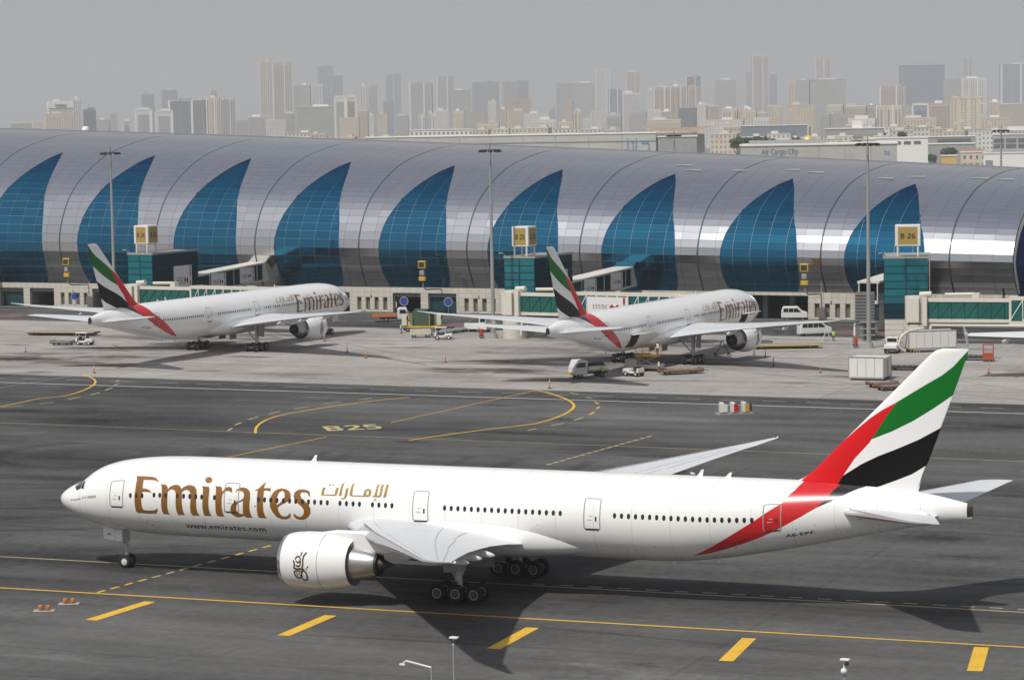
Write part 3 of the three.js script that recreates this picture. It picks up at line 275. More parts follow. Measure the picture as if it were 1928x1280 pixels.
const STAB = [[0.3, 63.4, 70.9, 6.9, 0.1], [1.6, 64.4, 70.9, 7.0, 0.1], [10.1, 71.0, 73.3, 7.88, 0.09], [10.5, 71.7, 73.45, 7.93, 0.08], [10.76, 72.8, 73.55, 7.97, 0.06]];
function wheelParts(R, wd, x, y, z, parent, rimMat, ringMat) {
  const pr = [[R * 0.52, -wd * 0.46], [R * 0.8, -wd / 2], [R * 0.95, -wd * 0.4], [R, -wd * 0.2], [R, wd * 0.2], [R * 0.95, wd * 0.4], [R * 0.8, wd / 2], [R * 0.52, wd * 0.46]];
  const g = new THREE.LatheGeometry(pr.map(([r, h]) => new THREE.Vector2(r, h)), 20); g.rotateX(Math.PI / 2); g.translate(x, y, z);
  const t = part('wheel', g, M.rubber, parent);
  part('rim', [cyl(R * 0.54, R * 0.54, wd * 0.7, x, y, z, 'z', 16), cyl(R * 0.2, R * 0.2, wd * 0.98, x, y, z, 'z', 10), ], rimMat, t);
  if (ringMat) for (const s of [-1, 1]) part('rim_ring', new THREE.TorusGeometry(R * 0.5, R * 0.055, 6, 18).translate(x, y, z + s * wd * 0.43), ringMat, t);
  return t;
}
function makeAirliner() {
  const o = new THREE.Group();
  // hull
  { const nx = 120, nt = 48, p = [], nn = [], uv = [], idx = []; const xs = []; for (let i = 0; i <= nx; i++) { const u = i / nx; xs.push(u < 0.25 ? 12.5 * Math.pow(u / 0.25, 1.9) : u < 0.45 ? mixv(12.5, 50, (u - 0.25) / 0.2) : mixv(50, FL, (u - 0.45) / 0.55)); }
    for (const x of xs) for (let j = 0; j <= nt; j++) { const th = 2 * Math.PI * j / nt; p.push(...hull(x, th)); const n = x < 0.01 ? new THREE.Vector3(-1, 0, 0) : hullNormal(x, th); nn.push(n.x, n.y, n.z); uv.push(x / 73.1, 1 - j / nt); }
    for (let i = 0; i < nx; i++) for (let j = 0; j < nt; j++) { const a = i * (nt + 1) + j; idx.push(a, a + 1, a + nt + 1, a + 1, a + nt + 2, a + nt + 1); }
    const g = new THREE.BufferGeometry(); g.setAttribute('position', new THREE.Float32BufferAttribute(p, 3)); g.setAttribute('normal', new THREE.Float32BufferAttribute(nn, 3)); g.setAttribute('uv', new THREE.Float32BufferAttribute(uv, 2)); g.setIndex(idx);
    part('fuselage', g, F.skin, o); }
  // tail cone exhaust
  part('exhaust', [patch(72.75, FL, -Math.PI + 0.9, Math.PI - 0.9, 0.012, 2, 16), loft([Array.from({ length: 16 }, (_, j) => hull(FL, j / 16 * 2 * Math.PI)), Array.from({ length: 16 }, (_, j) => { const q = hull(FL, j / 16 * 2 * Math.PI); return [q[0] - 0.02, 7.2, 0]; })])], F.hot, o);
  // wing to body fairing
  { const rr = []; for (let i = 0; i <= 26; i++) { const t = i / 26, x = 21.5 + t * 29, e = Math.pow(Math.sin(Math.PI * clamp(t * (t < 0.5 ? 1 : 1), 0, 1)), 0.62), w = 3.42 * Math.max(e, 0.02), hh = 1.75 * Math.max(e, 0.02), cy = 4.25; rr.push(Array.from({ length: 28 }, (_, j) => { const a = j / 28 * 2 * Math.PI, c = Math.cos(a), s = Math.sin(a); return [x, cy + hh * Math.sign(c) * Math.pow(Math.abs(c), 0.75), w * Math.sign(s) * Math.pow(Math.abs(s), 0.8)]; })); }
    part('belly_fairing', loft(rr, true, true), F.paint, o); }
  for (const s of [1, -1]) {
    const w = part('wing', loft(wingRings(WING, s), true, true), F.wing, o);
    part('leading_edge', loft(wingRings(WING.slice(2), s, 0.012, 0.055), true, false), F.slat, w);
    // flap and aileron gaps as thin grooves' shadow strips
    const gap = (z0, z1, f, wd) => { const a = WING, at = (z, k) => lerpTab(a.map((r) => [r[0], r[k]]), z); const pts = []; for (let i = 0; i <= 6; i++) { const z = mixv(z0, z1, i / 6), x = mixv(at(z, 1), at(z, 2), f), c = at(z, 2) - at(z, 1), tt = 5 * at(z, 4) * c * (0.2969 * Math.sqrt(f) - 0.126 * f - 0.3516 * f * f + 0.2843 * f ** 3 - 0.1036 * f ** 4); pts.push([x, at(z, 3) + tt - (x - at(z, 1)) * Math.sin(at(z, 5)) + at(z, 5) * c * 0.4 + 0.012, z * s]); } return quadsGeo(pts.slice(0, -1).map((p, i) => [p, [p[0] + wd, p[1] - 0.01, p[2]], [pts[i + 1][0] + wd, pts[i + 1][1] - 0.01, pts[i + 1][2]], pts[i + 1]])); };
    part('flap_gap', [gap(4, 10.6, 0.7, 0.07), gap(11, 20.5, 0.72, 0.06), gap(21, 29, 0.74, 0.05), gap(4, 29, 0.56, 0.04), gap(4.5, 9, 0.14, 0.05), gap(11, 29, 0.15, 0.05), gap(5, 5.06, 0.3, 3), gap(8.4, 8.46, 0.3, 2.4)], F.line, w);
    for (const z of [13.2, 17.6, 22.2]) { const xt = lerpTab(WING.map((r) => [r[0], r[2]]), z), y = lerpTab(WING.map((r) => [r[0], r[3]]), z), k = 1.2 - z * 0.024; const g = new THREE.SphereGeometry(1, 14, 10); g.scale(1.9 * k, 0.34 * k, 0.27 * k); g.rotateZ(-0.1); g.translate(xt - 0.9, y - 0.42, z * s); part('flap_fairing', g, F.wing, w); }
    { const g = new THREE.SphereGeometry(0.09, 8, 6); g.translate(49.1, 7.77, 32.42 * s); part('wing_tip_light', g, std([0.9, 0.88, 0.75], 0.3), w); }
    // engine
    const ez = 9.61 * s, ey = 3.13, lathe = (pr, n = 40) => { const g = new THREE.LatheGeometry(pr.map(([x, r]) => new THREE.Vector2(r, x)), n); g.rotateZ(-Math.PI / 2); g.translate(0, ey, ez); return g; };
    const en = part('engine', lathe([[25.72, 1.93], [26.2, 2.03], [27.0, 2.1], [28.0, 2.1], [29.0, 2.01], [30.0, 1.84], [30.8, 1.66], [30.79, 1.6], [29.8, 1.72], [28.8, 1.8]]), F.paint, o);
    part('inlet_lip', lathe([[26.7, 1.58], [25.8, 1.64], [25.5, 1.7], [25.4, 1.78], [25.46, 1.86], [25.73, 1.935]]), F.lip, en);
    part('fan', [lathe([[27.0, 0.01], [27.0, 1.6]]), lathe([[26.2, 0.01], [26.4, 0.22], [27.0, 0.5]], 20)], F.hot, en);
    part('core_cowl', lathe([[28.8, 1.34], [29.8, 1.32], [31.0, 1.22], [32.0, 1.02], [32.6, 0.86], [32.58, 0.8], [32.0, 0.86]]), F.core, en);
    part('exhaust_plug', lathe([[31.8, 0.62], [32.6, 0.56], [33.3, 0.28], [33.85, 0.05], [33.9, 0.01]], 24), F.hot, en);
    part('core_nozzle', lathe([[32.3, 0.9], [32.75, 0.8], [32.74, 0.74]], 24), F.hot, en);
    part('bypass_duct', lathe([[28.82, 1.34], [28.82, 1.8]]), F.hot, en);
    part('cowl_seam', [lathe([[28.68, 2.042], [28.7, 2.046], [28.73, 2.038]])], F.line, en);
    { // emblem, on the outer flank
      const q = [], uv = [], n = 8; for (let i = 0; i < n; i++) for (let j = 0; j < n; j++) { const f = [[i, j], [i, j + 1], [i + 1, j + 1], [i + 1, j]].map(([a, b]) => { const x = 26.85 + 1.3 * a / n, t = (62 + 62 * b / n) * Math.PI / 180, r = lerpTab([[26.2, 2.03], [27, 2.105], [28, 2.105], [29, 2.02]], x) + 0.016; return [[x, ey + r * Math.cos(t), ez + s * r * Math.sin(t)], [s > 0 ? a / n : 1 - a / n, 1 - b / n]]; }); const g = s > 0 ? f : [...f].reverse(); q.push(g.map((v) => v[0])); uv.push(g.map((v) => v[1])); }
      part('emblem', quadsGeo(q, uv), F.emblem, en); }
    { const y1 = 4.62; const sh = [[27.6, 5.1], [29.4, 5.28], [31.6, 5.3], [35.2, 5.0], [36.8, 4.75], [35.2, 4.35], [33.2, 3.98], [31, 4.2], [28.8, 4.85]]; const g = prism(sh, 0.52, 0.16); g.translate(0, 0, ez); part('pylon', g, F.paint, en); }
    // tailplane
    const st = part('tailplane', loft(wingRings(STAB, s), true, true), F.wing, o); part('leading_edge', loft(wingRings(STAB.slice(1), s, 0.01, 0.07), true, false), F.slat, st);
    { const g = new THREE.SphereGeometry(1, 16, 10); g.scale(3.3, 0.5, 0.22); g.rotateZ(0.02); const q = hull(67.2, s * 1.25); g.translate(67.2, 6.95, q[2] * 0.98); part('tailplane_seal', g, F.paint, st); }
    // main gear
    const gz = 5.49 * s; const mg = part('main_gear', [bar([37.1, 0.72, gz], [37.0, 4.5, gz * 0.98], 0.19, 12), bar([37.0, 1.5, gz], [36.7, 3.9, gz * 0.96], 0.27, 12), bar([37.05, 1.3, gz], [35.0, 3.9, gz * 0.9], 0.11, 8), bar([37.05, 1.4, gz], [37, 3.9, gz * 0.55], 0.11, 8), bar([35.6, 0.67, gz], [38.6, 0.67, gz], 0.15, 10), ...[-1.45, 0, 1.45].map((d) => bar([37.1 + d, 0.67, gz - 0.6], [37.1 + d, 0.67, gz + 0.6], 0.09, 8))], F.gear, o);
    for (const d of [-1.45, 0, 1.45]) for (const e of [-0.7, 0.7]) wheelParts(0.67, 0.5, 37.1 + d, 0.67, gz + e, mg, F.rim, F.gear);
    { const g = prism([[36.2, 2.15], [37.95, 2.4], [37.55, 4.25], [35.9, 4.25]], 0.06); g.rotateX(0); g.translate(0, 0, gz + s * 0.78); part('gear_door', g, F.under, mg); const h = box(1.9, 1.15, 0.05, 36.9, 2.35, s * 1.0); part('gear_door', h, F.under, mg); }
    // nose gear doors
    { const g = prism([[4.15, 2.28], [5.2, 2.18], [5.2, 3.05], [4.15, 3.25]], 0.05); g.translate(0, 0, s * 0.6); const d = part('nose_gear_door', g, F.paint, o); const h = prism([[5.24, 2.15], [5.85, 2.1], [5.85, 3.0], [5.24, 3.05]], 0.05); h.translate(0, 0, s * 0.6); part('nose_gear_door', h, F.paint, o);
      const pf = canvasTex(128, 64, (c) => { c.fillStyle = '#e8e8e6'; c.fillRect(0, 0, 128, 64); c.fillStyle = '#16161a'; c.font = 'bold 52px sans-serif'; c.textAlign = 'center'; c.fillText('PF', 64, 50); }); const q = new THREE.PlaneGeometry(0.72, 0.42); if (s < 0) q.rotateY(Math.PI); q.translate(4.68, 2.64, s * 0.629); part('door_letters', q, std([1, 1, 1], 0.5, 0, { map: pf }), d); }
    // doors and windows
    for (const xc of [6.85, 17.1, 32.9, 46.4, 59.6]) {
      const t0 = xc > 55 ? 1.14 : 1.04, t1 = xc > 55 ? 1.9 : 1.76, hw = 0.61, r = 0.16, path = []; const corner = (cx, ct, a0) => { for (let i = 0; i <= 4; i++) { const a = a0 + i / 4 * Math.PI / 2; path.push([cx + r * Math.cos(a), (ct + r / 3.1 * Math.sin(a)) * s]); } };
      corner(xc + hw - r, t1 - r / 3.1, 0); corner(xc - hw + r, t1 - r / 3.1, Math.PI / 2); corner(xc - hw + r, t0 + r / 3.1, Math.PI); corner(xc + hw - r, t0 + r / 3.1, 1.5 * Math.PI); path.push(path[0]); { const f = []; for (let i = 0; i < path.length - 1; i++) { const k = Math.max(1, Math.ceil(Math.abs(path[i + 1][1] - path[i][1]) / 0.06)); for (let j = 0; j < k; j++) f.push([mixv(path[i][0], path[i + 1][0], j / k), mixv(path[i][1], path[i + 1][1], j / k)]); } f.push(path[0]); path.splice(0, path.length, ...f); }
      const d = part('door', hullRibbon(path, 0.075, 0.012), F.line, o);
      part('door_sill', hullRibbon([[xc - 0.52, t1 * s], [xc + 0.52, t1 * s]], 0.12, 0.02), M.dark, d);
      part('handle', hullRibbon([[xc + 0.3, (t0 + 0.42) * s], [xc + 0.3, (t0 + 0.53) * s]], 0.13, 0.014), M.dark, d);
      for (const [a, b, c] of [[-0.34, 0.02, 0.5], [-0.2, 0.05, 0.41]]) part('door_stencil', hullRibbon([[xc + a, (t0 + c) * s], [xc + b, (t0 + c) * s]], 0.06, 0.013), std([0.45, 0.45, 0.45], 0.6), d);
    }
    const px2x = [[245, 8.18], [289, 10.32], [350, 13.18], [405, 15.73], [498, 19.98], [596, 24.375], [640, 26.32], [677, 27.95], [701, 29.0], [739, 30.66]];
    const xs = [245, 256, 267, 289, 300, 311, 333, 345, 356.5, 368, 379, 403, 486, 497.5, 509, 521, 533, 545, 556.5, 569, 580.5, 592, 604, 616, 640, 652, 664.5, 676.5, 701, 713, 725.5, 737.5].map((q) => lerpTab(px2x, q));
    for (let i = 0; i < 18; i++) xs.push(34.86 + 0.536 * i); for (let i = 0; i < 20; i++) xs.push(48.13 + 0.53 * i);
    const wg = new THREE.SphereGeometry(1, 12, 8); wg.scale(0.135, 0.2, 0.022);
    for (const x of xs) { const th = (x > 51 ? 1.42 + 0.13 * Math.pow((x - 51) / 7.2, 1.4) : x < 10 ? 1.445 : 1.42) * s, m = part('window', wg, F.win, o), q = hull(x, th, -0.006), n = hullNormal(x, th); m.position.set(...q); m.quaternion.setFromRotationMatrix(new THREE.Matrix4().lookAt(n, new THREE.Vector3(), new THREE.Vector3(0, 1, 0))); }
    // windscreen panes of this side
    const pane = (c) => patch(0, 0, 0, 0, 0.014, 4, 4, (u, v) => [mixv(mixv(c[0][0], c[1][0], u), mixv(c[3][0], c[2][0], u), v), mixv(mixv(c[0][1], c[1][1], u), mixv(c[3][1], c[2][1], u), v) * s]);
    for (const c of [[[2.52, 0.03], [3.08, 0.03], [2.82, 0.62], [2.0, 0.66]], [[2.06, 0.72], [2.86, 0.66], [2.98, 1.02], [2.5, 1.02]], [[2.58, 1.06], [3.03, 1.05], [3.16, 0.82], [2.95, 0.72]].map((q) => q), [[2.64, 1.1], [3.08, 1.1], [3.2, 1.24], [2.82, 1.18]]].slice(0, 2)) part('windscreen_pane', pane(c), F.win, o);
    part('windscreen_pane', pane([[2.93, 0.68], [3.22, 0.72], [3.4, 1.13], [3.04, 1.04]]), F.win, o);
  }
  // nose gear
  const ng = part('nose_gear', [bar([5.89, 0.53, 0], [5.75, 3.2, 0], 0.14, 12), bar([5.85, 1.6, 0], [4.6, 3.0, 0], 0.07, 8), bar([5.9, 1.15, 0], [6.25, 1.55, 0], 0.06, 6), bar([6.25, 1.55, 0], [5.9, 1.95, 0], 0.06, 6), bar([5.89, 0.53, -0.4], [5.89, 0.53, 0.4], 0.08, 8), box(0.4, 0.25, 0.9, 5.65, 2.05, 0)], F.gear, o);
  for (const e of [-0.37, 0.37]) wheelParts(0.53, 0.4, 5.89, 0.53, e, ng, M.white);
  // fin
  { const FIN = [[7.4, 59.3, 69.1], [8.7, 60.2, 69.4], [9.1, 61.15, 69.52], [9.6, 61.85, 69.68], [12, 64.27, 70.6], [15, 67.3, 71.72], [17.9, 70.2, 72.78], [18.2, 70.6, 72.85], [18.34, 71.1, 72.86]];
    const rr = FIN.map(([y, a, b], i) => AF.map(([x, t]) => [a + x * (b - a), y, (t > 0 ? t : t / 0.85) * 0.1 * (b - a) * (i === FIN.length - 1 ? 0.4 : 1)])); const g = loft(rr, true, true); const p = g.attributes.position, uv = new Float32Array(p.count * 2); for (let i = 0; i < p.count; i++) { uv[2 * i] = (p.getX(i) - 58) / 16; uv[2 * i + 1] = (p.getY(i) - 7) / 12; } g.setAttribute('uv', new THREE.BufferAttribute(uv, 2));
    part('fin', g, F.fin, o);
}
  // aerials
  for (const [x, y, h] of [[22.6, 8.93, 0.5], [53.5, 8.93, 0.5], [55.6, 8.93, 0.36]]) part('aerial', prism([[x - 0.22, y], [x + 0.2, y], [x + 0.3, y + h], [x + 0.14, y + h]], 0.06), F.paint, o);
  for (const [x, y] of [[51.2, 2.76], [54.6, 3.05], [18, 2.76], [30, 2.4]]) part('aerial', prism([[x, y + 0.1], [x + 0.4, y + 0.1], [x + 0.4, y - 0.3], [x + 0.2, y - 0.3]], 0.05), F.paint, o);
  return o;
}
const liner = makeAirliner(); liner.name = numbered('airliner'); scene.add(liner);
tag(liner, 'large white airliner taxiing in the foreground, gold titles and nose to the left', 'airliner');
const parkA = liner.clone(); parkA.name = numbered('airliner'); parkA.position.set(-85.03, 0, -217.69); parkA.rotation.y = 4.649; scene.add(parkA);
tag(parkA, 'white airliner parked tail first by the B24 gate, all doors shut', 'airliner', 'airliners parked at the concourse');
const parkB = liner.clone(); parkB.name = numbered('airliner'); parkB.position.set(-10.94, 0, -211.43); parkB.rotation.y = 4.649; scene.add(parkB);
tag(parkB, 'white airliner parked by the B25 gate with rear cargo door open', 'airliner', 'airliners parked at the concourse');
{ // open cargo doors of the airliner at B25, on its starboard side
  const hole = std([0.025, 0.022, 0.02], 0.9);
  part('cargo_opening', patch(50.2, 52.9, -1.78, -2.45, 0.02, 6, 8), hole, parkB);
  part('cargo_opening', patch(9.6, 12.3, -1.78, -2.4, 0.02, 6, 8), hole, parkB);
  for (const [a, b] of [[50.2, 52.9], [9.6, 12.3]]) { const e = hull((a + b) / 2, -1.74); const g = new THREE.CylinderGeometry(3.1, 3.1, b - a, 10, 1, true, 0, 0.66); g.rotateZ(Math.PI / 2); const d = prism([[0, 0], [2.0, 0.28], [2.05, 0.2], [0.05, -0.12]], b - a); d.rotateY(Math.PI / 2); d.translate((a + b) / 2, e[1] + 0.05, e[2]); part('cargo_door', d, F.paint, parkB); }
}

// ------------------------------------------------------------------ the concourse
const PROF = [[0, 0], [0.06, 0.7], [0.14, 1.8], [0.22, 2.55], [0.3, 2.75], [0.38, 2.2], [0.45, 1.4], [0.52, 0.3], [0.59, -1.2], [0.66, -3.3], [0.73, -6.2], [0.79, -9.3], [0.85, -13], [0.9, -17.5], [0.94, -23], [0.97, -28], [0.99, -34], [1, -42]];
const HALF = [[0, 6.2], [0.07, 6.8], [0.17, 7.1], [0.28, 7.1], [0.4, 6.8], [0.49, 6.25], [0.57, 5.4], [0.68, 4.15], [0.76, 2.9], [0.83, 1.45], [0.875, 0]];
const ridge = (s) => 24.8 - 0.0565 * s - 3.9e-5 * s * s, EAVE = 4.8, PITCH = 22.65, SEAM0 = -2.93;
const profS = smoothTab(PROF), halfS = smoothTab(HALF);
const shell = (s, t, off = 0) => { const h = ridge(s), e = 0.004, dw = profS(Math.min(1, t + e)) - profS(Math.max(0, t - e)), dy = (h - EAVE) * 2 * e, l = Math.hypot(dw, dy); return [s, EAVE + (h - EAVE) * t - off * dw / l, profS(t) + off * dy / l]; };
const conc = thing('concourse', 'long silver tubular airport concourse with blue sail shaped windows', 'terminal', [NZ[0] * Z0, 0, NZ[1] * Z0], TH);
{
  // row heights: equal steps along the curve
  const rows = [0]; { const N = 4000; let acc = 0, last = shell(-90, 0); for (let i = 1; i <= N; i++) { const p = shell(-90, i / N); acc += Math.hypot(p[1] - last[1], p[2] - last[2]); last = p; if (acc >= 1.52) { rows.push(i / N); acc = 0; } } rows[rows.length - 1] = 1; }
  const NB = 12, COL = 7, metal = [], glass = [], backM = [], backG = [];
  const cut = (poly, a, b, sign) => { // keep side of the line s = a + (b - a) * v in cell coordinates, v from 0 to 1
    const f = ([s, v]) => sign * (s - (a + (b - a) * v)), out = []; for (let i = 0; i < poly.length; i++) { const p = poly[i], q = poly[(i + 1) % poly.length], fp = f(p), fq = f(q); if (fp >= 0) out.push(p); if ((fp > 0 && fq < 0) || (fp < 0 && fq > 0)) { const t = fp / (fp - fq); out.push([mixv(p[0], q[0], t), mixv(p[1], q[1], t)]); } } return out; };
  const area = (poly) => { let a = 0; for (let i = 0; i < poly.length; i++) { const p = poly[i], q = poly[(i + 1) % poly.length]; a += p[0] * q[1] - q[0] * p[1]; } return Math.abs(a / 2); };
  const V = new THREE.Vector3();
  const cell = (poly, t0, t1, gap, off, list, back, depth, proud) => {
    if (poly.length < 3 || area(poly) < 0.06) return;
    const c = poly.reduce((m, p) => [m[0] + p[0] / poly.length, m[1] + p[1] / poly.length], [0, 0]);
    const P = (p, o) => { const A = shell(p[0], t0, o), B = shell(p[0], t1, o); return [p[0], mixv(A[1], B[1], p[1]), mixv(A[2], B[2], p[1])]; };
    const hgt = 1.5, shr = poly.map(([s, v]) => [s + Math.sign(c[0] - s) * Math.min(Math.abs(c[0] - s) * 0.9, gap), v + Math.sign(c[1] - v) * Math.min(Math.abs(c[1] - v) * 0.9, gap / hgt)]);
    const top = shr.map((p) => P(p, off)), low = shr.map((p) => P(p, off - depth)), pos = [];
    for (let i = 1; i < top.length - 1; i++) pos.push(...top[0], ...top[i], ...top[i + 1]);
    for (let i = 0; i < top.length; i++) { const j = (i + 1) % top.length; pos.push(...top[i], ...low[i], ...low[j], ...top[i], ...low[j], ...top[j]); }
    const full = poly.map((p) => P(p, off - depth - 0.005)); for (let i = 1; i < full.length - 1; i++) back.push(...full[0], ...full[i], ...full[i + 1]);
    let sx = 0, sy = 0, ar = 0; const pr = top.map(([s, y, w]) => { const [x, z] = TL(s, w); V.set(x, y, z).project(camera); return [V.x * 964, V.y * 640]; });
    for (let i = 0; i < pr.length; i++) { const p = pr[i], q = pr[(i + 1) % pr.length]; ar += p[0] * q[1] - q[0] * p[1]; sx += p[0] / pr.length; sy += p[1] / pr.length; }
    if (Math.abs(sx) > 1010) ar *= 0.001;
    list.push({ pos, ar: Math.abs(ar) });
  };
  camera.updateMatrixWorld(); camera.updateProjectionMatrix();
  for (let b = -1; b < NB; b++) {
    const s1 = SEAM0 - PITCH * b, s0 = b < 0 ? SEAM0 : s1 - PITCH, e1 = b < 0 ? 8 : s1, cols = b < 0 ? 3 : COL, mid = s1 - PITCH / 2, sail = b >= 0;
    for (let i = 0; i < cols; i++) { const a = mixv(s0, e1, i / cols) + (i === 0 ? 0.13 : 0), c = mixv(s0, e1, (i + 1) / cols) - (i === cols - 1 ? 0.13 : 0);
      for (let j = 0; j < rows.length - 1; j++) { const t0 = rows[j], t1 = rows[j + 1]; const sq = [[a, 0], [c, 0], [c, 1], [a, 1]];
        if (!sail || t0 >= 0.875) { cell(sq, t0, t1, 0.022, 0, metal, backM, 0.06); continue; }
        const h0 = halfS(t0), h1 = t1 >= 0.875 ? 0 : halfS(t1);
        cell(cut(sq, mid - h0, mid - h1, -1), t0, t1, 0.022, 0, metal, backM, 0.06);
        cell(cut(sq, mid + h0, mid + h1, 1), t0, t1, 0.022, 0, metal, backM, 0.06);
        cell(cut(cut(sq, mid - h0, mid - h1, 1), mid + h0, mid + h1, -1), t0, t1, 0.036, -0.1, glass, backG, 0.05);
      } }
  }
  const geo = (pos) => { const g = new THREE.BufferGeometry(); g.setAttribute('position', new THREE.Float32BufferAttribute(pos, 3)); g.computeVertexNormals(); return g; };
  const mm = [0, 1, 2, 3].map((i) => std([0.6 + 0.008 * i, 0.61 + 0.008 * i, 0.64 + 0.008 * i], 0.17 + 0.01 * ((i * 7) % 4), 1));
  const gg = [0, 1, 2].map((i) => phy([0.018 + 0.002 * i, 0.155 + 0.014 * i, 0.275 + 0.02 * i], 0.06 + 0.02 * i, 0.92, { specularColor: rgb(0.04, 0.22, 0.38) }));
  const emit = (list, name, mats, max, restName) => { list.sort((a, b) => b.ar - a.ar); const rest = mats.map(() => []); list.forEach((c, i) => { const k = Math.floor(rnd() * mats.length); if (i < max) part(name, geo(c.pos), mats[k], conc); else for (const v of c.pos) rest[k].push(v); }); rest.forEach((p, k) => { const m = part(restName, geo(p), mats[k], conc); m.userData.kind = 'stuff'; }); };
  emit(metal, 'roof_panel', mm, 300, 'roof_panels');
  emit(glass, 'glass_pane', gg, 300, 'glass_panes');
  part('panel_frame', geo(backM), std([0.16, 0.16, 0.17], 0.6, 0.4), conc);
  part('glazing_frame', geo(backG), std([0.34, 0.38, 0.42], 0.55, 0.1), conc);
  // rear half of the vault, end wall, seams
  { const q = [], s0 = SEAM0 - PITCH * NB, s1 = 8, tt = PROF.map((r) => r[0]).filter((t) => t > 0.001); const back = (s, t) => { const p = shell(s, t); return [s, p[1], -90 - p[2]]; }; for (let i = 0; i < tt.length - 1; i++) for (let k = 0; k < 12; k++) { const a = mixv(s0, s1, k / 12), c = mixv(s0, s1, (k + 1) / 12); q.push([back(a, tt[i]), back(c, tt[i]), back(c, tt[i + 1]), back(a, tt[i + 1])]); } for (let k = 0; k < 12; k++) { const a = mixv(s0, s1, k / 12), c = mixv(s0, s1, (k + 1) / 12); q.push([shell(a, 1), shell(c, 1), back(c, 1), back(a, 1)]); q.push([[a, 0, -88], [c, 0, -88], [c, 6.4, -89], [a, 6.4, -89]]); } part('roof_back', quadsGeo(q), mm[1], conc);
    const end = (s, ins) => { const tri = []; for (let i = 0; i < tt.length - 1; i++) { const a = shell(s, tt[i]), b = shell(s, tt[i + 1]); tri.push([[ins, a[1], a[2]], [ins, a[1], -90 - a[2]], [ins, b[1], -90 - b[2]], [ins, b[1], b[2]]]); } tri.push([[ins, 0, 0], [ins, 0, -90], [ins, 6.4, -90], [ins, 6.4, 0.9]]); return quadsGeo(tri); };
    part('end_wall', end(7.9, 5.6), gg[0], conc); part('end_wall', end(s0, s0), mm[0], conc);
    const rim = []; for (let i = 0; i < rows.length - 1; i++) { const a = shell(8.02, rows[i], 0.02), b = shell(8.02, rows[i + 1], 0.02), a2 = shell(8.02, rows[i], -1.3), b2 = shell(8.02, rows[i + 1], -1.3); rim.push([a, b, b2, a2]); rim.push([a2, b2, [5.7, b2[1], b2[2]], [5.7, a2[1], a2[2]]]); } part('end_rim', quadsGeo(rim), mm[2], conc);
}
  for (let b = 0; b <= NB; b++) { const s = SEAM0 - PITCH * b, p = []; for (let i = 0; i < 40; i++) { const t0 = i / 40, t1 = (i + 1) / 40; const A = [shell(s - 0.12, t0, -0.03), shell(s - 0.12, t1, -0.03), shell(s + 0.12, t1, -0.03), shell(s + 0.12, t0, -0.03)]; p.push(A); } part('seam_gutter', quadsGeo(p), std([0.05, 0.05, 0.055], 0.5), conc); }
  { const c = []; for (let k = 0; k < 28; k++) { const a = mixv(SEAM0 - PITCH * NB, 8, k / 28), b = mixv(SEAM0 - PITCH * NB, 8, (k + 1) / 28); const A = shell(a, 1), B = shell(b, 1); c.push(bar([a, A[1] - 0.02, -44], [b, B[1] - 0.02, -44], 0.22, 6)); } part('ridge_rail', c, std([0.12, 0.12, 0.13], 0.6), conc); }
  for (const [s, t] of [[-62, 0.93], [-58.5, 0.9], [-50, 0.91], [-41, 0.93], [-36, 0.92], [-22, 0.9], [-17, 0.92], [-6, 0.93], [-1.5, 0.93], [4, 0.9]]) { const a = shell(s, t, 0.05), b = shell(s, t + 0.004, 0.05); part('skylight', quadsGeo([[a, [a[0] + 3, a[1], a[2]], [b[0] + 3, b[1], b[2]], b]]), std([0.42, 0.43, 0.45], 0.4), conc); }
  // ground floor: cladding stones, slot windows, cart bays
  const stone = [0, 1, 2].map((i) => std([0.6 + 0.03 * i, 0.56 + 0.03 * i, 0.49 + 0.03 * i], 0.8, 0, { map: grime }));
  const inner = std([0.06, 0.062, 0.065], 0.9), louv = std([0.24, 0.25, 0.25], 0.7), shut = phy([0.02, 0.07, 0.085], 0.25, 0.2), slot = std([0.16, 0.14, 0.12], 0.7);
  part('soffit', box(8 - (SEAM0 - PITCH * NB) - 0.3, 0.3, 7, (8 + SEAM0 - PITCH * NB) / 2 - 2, 5.0, -4.2), louv, conc);
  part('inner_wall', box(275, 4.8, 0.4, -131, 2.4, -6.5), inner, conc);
  let stones = [];
  const clad = (x0, x1, y0, y1, z = 0, dep = 0.35) => { const nx = Math.max(1, Math.round((x1 - x0) / 1.4)), ny = Math.max(1, Math.round((y1 - y0) / 0.8)); for (let i = 0; i < nx; i++) for (let j = 0; j < ny; j++) { const a = mixv(x0, x1, i / nx), b = mixv(x0, x1, (i + 1) / nx), c = mixv(y0, y1, j / ny), d = mixv(y0, y1, (j + 1) / ny); stones.push([b - a - 0.03, d - c - 0.03, dep, (a + b) / 2, (c + d) / 2, z - dep / 2 + (rnd() - 0.5) * 0.015]); } };
  for (let b = -1; b <= 9; b++) {
    const c = b < 0 ? null : SEAM0 - PITCH * b + 0.9; if (c === null) continue;
    const bl = c - 4.15, br = c + 4.15; // stone block round the seam
    clad(bl, br, 2.9, 4.8); clad(bl, br, 0.14, 0.55);
    const slots = [-3.0, -1.15, 0.7, 2.55]; let last = bl; for (const q of slots) { clad(last, c + q - 0.05, 0.55, 2.9); last = c + q + 0.95; part('slot_window', box(1.0, 2.35, 0.1, c + q + 0.45, 1.72, -0.6), slot, conc); for (const e of [-0.02, 0.92]) part('slot_jamb', box(0.06, 2.35, 0.55, c + q + e, 1.72, -0.32), stone[0], conc); } clad(last, br, 0.55, 2.9);
    const nx = c + PITCH - 4.15; if (b === 0 || b === 2) continue; // cart bays to the right of the block, up to the next one
